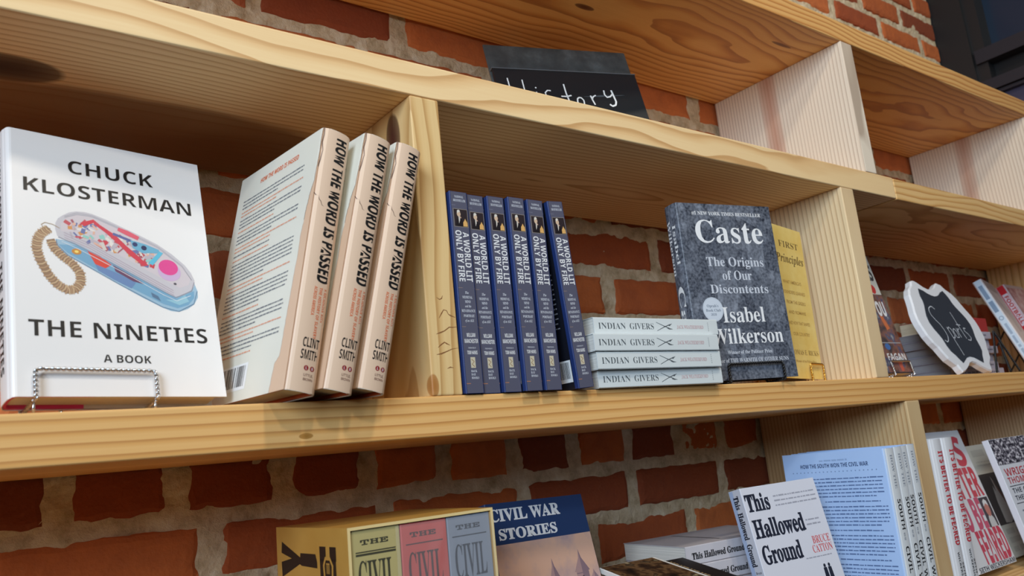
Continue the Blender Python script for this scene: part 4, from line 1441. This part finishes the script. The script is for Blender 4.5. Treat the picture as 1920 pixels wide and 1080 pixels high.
for k, lb in enumerate(('second pale hardcover, tucked behind the one with the light blue back', 'third pale hardcover counting toward the lower upright plank', 'last pale hardcover, closest to the lower upright plank')):
    place_copy(so, pose(0.8511 + 0.0293 * (k + 1), -0.0547 + (0.004, 0.012, 0.016)[k], ZD + 0.0005, 92.0, 0, 1.2), lb)

# ---- white hardcovers with red spine lettering
def feared_cover(b):
    b.cover(M((226, 226, 230), 0.36))
    p = b.spine()
    p.text("IT'S BETTER TO BE FEARED", 'heavy', 12.5, 27.5, 76, 222, M((206, 56, 66), 0.42), rot='d', cut=6)
    p.text('WICKERSHAM', 'sans', 12, 17, 12, 66, INK, rot='d')
    p.text('SETH', 'sans', 21, 26, 28, 50, INK, rot='d')
    p = b.front()
    CR = M((206, 70, 84), 0.42)
    p.text("IT'S", 'heavy', 10, 143, 176, 226, CR)
    p.text('BETTER', 'heavy', 8, 153, 120, 169, CR)
    p.text('TO BE', 'heavy', 6, 116, 66, 115, M((206, 84, 112), 0.42))
    p.rect(117, 64, 156, 116, M((70, 62, 70), 0.45), 0.12)
    p.poly([(124, 64), (150, 64), (148, 78), (142, 84), (130, 84), (126, 78)], M((206, 204, 204), 0.45), 0.16)
    p.disc(137, 95, 10, M((196, 128, 116), 0.45), 0.18, 13)
    p.poly([(127, 100), (129, 109), (137, 113), (145, 109), (147, 100), (137, 105)], M((226, 224, 224), 0.45), 0.2)
    p.text('FEARED', 'heavy', 46, 157, 11, 61, M((206, 66, 88), 0.42))
    p.text('SETH WICKERSHAM', 'sans', 6, 157, -0.5 + 1.5, 8.5, DKB)
b = Book('hardcover_book', 0.160, 0.036, 0.241, hard=True, bulge=0.003)
feared_cover(b)
fe = b.build(PAGES_W, case=M((60, 30, 40), 0.5))
fe.matrix_world = pose(1.1011, -0.0004, ZD + 0.0005, 91.0, 0, 0.6)
tag(fe, 'white hardcover with red letters down its spine, touching the lower upright plank', 'book', 'white hardcovers with red spine letters')
place_copy(fe, pose(1.1383, -0.0010, ZD + 0.0005, 91.0, 0, 0.6), 'second white hardcover with red spine letters, next to the face-out copy')
mwb = pose(1.1770, 0.0167, -0.3284, 2.8, 13.35, 0.36)
ff = place_copy(fe, mwb, 'white hardcover facing out with tall pink and red letters and a small portrait')

# ---- cream book with the horse
b = Book('hardcover_book', 0.155, 0.024, 0.213, hard=True)
b.cover(M((222, 216, 200), 0.4))
p = b.front()
HS = p.S
p.S = lambda u, v, e: HS(u, v - 0.018, e)
p.rect(20, 77, 150, 174, M((64, 56, 52), 0.45), 0.10)
p.rect(100, 77, 150, 120, M((206, 202, 194), 0.45), 0.12)
p.poly([(62, 80), (64, 120), (72, 150), (78, 168), (83, 160), (90, 140), (100, 120), (104, 96), (98, 84), (84, 78)], M((206, 200, 192), 0.45), 0.14)
p.poly([(80, 164), (90, 144), (102, 122), (118, 112), (130, 108), (140, 96), (138, 80), (118, 78), (110, 100), (98, 112), (88, 134)], M((120, 70, 40), 0.45), 0.16)
p.poly([(72, 150), (78, 168), (79, 150), (76, 138)], M((70, 60, 56), 0.45), 0.18)
p.poly([(112, 168), (124, 160), (138, 110), (128, 100), (116, 130)], M((126, 116, 108), 0.45), 0.13)
PALE = M((204, 198, 184), 0.5)
p.body(46, 134, 206, 224, 1, PALE, seed=81, fill=0.8, short=1.0)
p.body(50, 130, 188, 200, 2, PALE, seed=82, fill=0.4, short=1.0)
for k, v in enumerate((58, 42, 26)):
    p.body(46, 130, v, v + 12, 1, PALE, seed=83 + k, fill=0.8, short=1.0)
hb = b.build(PAGES, case=M((120, 100, 80), 0.5))
hb.matrix_world = pose(1.3770, 0.0577, -0.3380, 0, 13.27, 0)
tag(hb, 'cream hardcover with a brown and white horse, behind the red-lettered face-out book', 'book')

# ---- white paperback with a grandstand photo
b = Book('paperback_book', 0.152, 0.012, 0.2261)
b.cover(M((222, 224, 232), 0.4))
p = b.front()
p.rect(0.8, 178, 151.5, 225.6, mat_blobs('grandstand_photo_print', [(0.40, '15151C'), (0.48, '4E4A56'), (0.54, '9A94A0'), (0.6, 'E0DEE4')], 120, 3, 0.4, (1, 1, 1.4)), 0.10)
p.text('WRIGHT', 'sans', 12.8, 132, 157.5, 170.5, M((190, 56, 66), 0.45))
p.text('THOMPSON', 'sans', 12.8, 144, 143.5, 156.0 - 1.5, M((190, 56, 66), 0.45))
p.rect(10, 138.5, 146, 140.0, DKB, 0.14)
p.text('THE COST OF', 'sans', 13.8, 140, 126.5, 135.0, DKB)
p.text('THESE DREAMS', 'sans', 13.8, 146, 113.5, 122.0, DKB)
p.rect(10, 108.0, 146, 109.4, DKB, 0.14)
p.body(20, 132, 40, 100, 7, M((120, 124, 140), 0.5), seed=77, fill=0.35)
wt = b.build(PAGES_W)
wt.matrix_world = pose(1.3428, -0.0109, -0.3410, -0.28, 11.04, 0.3)
tag(wt, 'white paperback with a grandstand photo and a red author name, facing out', 'book')
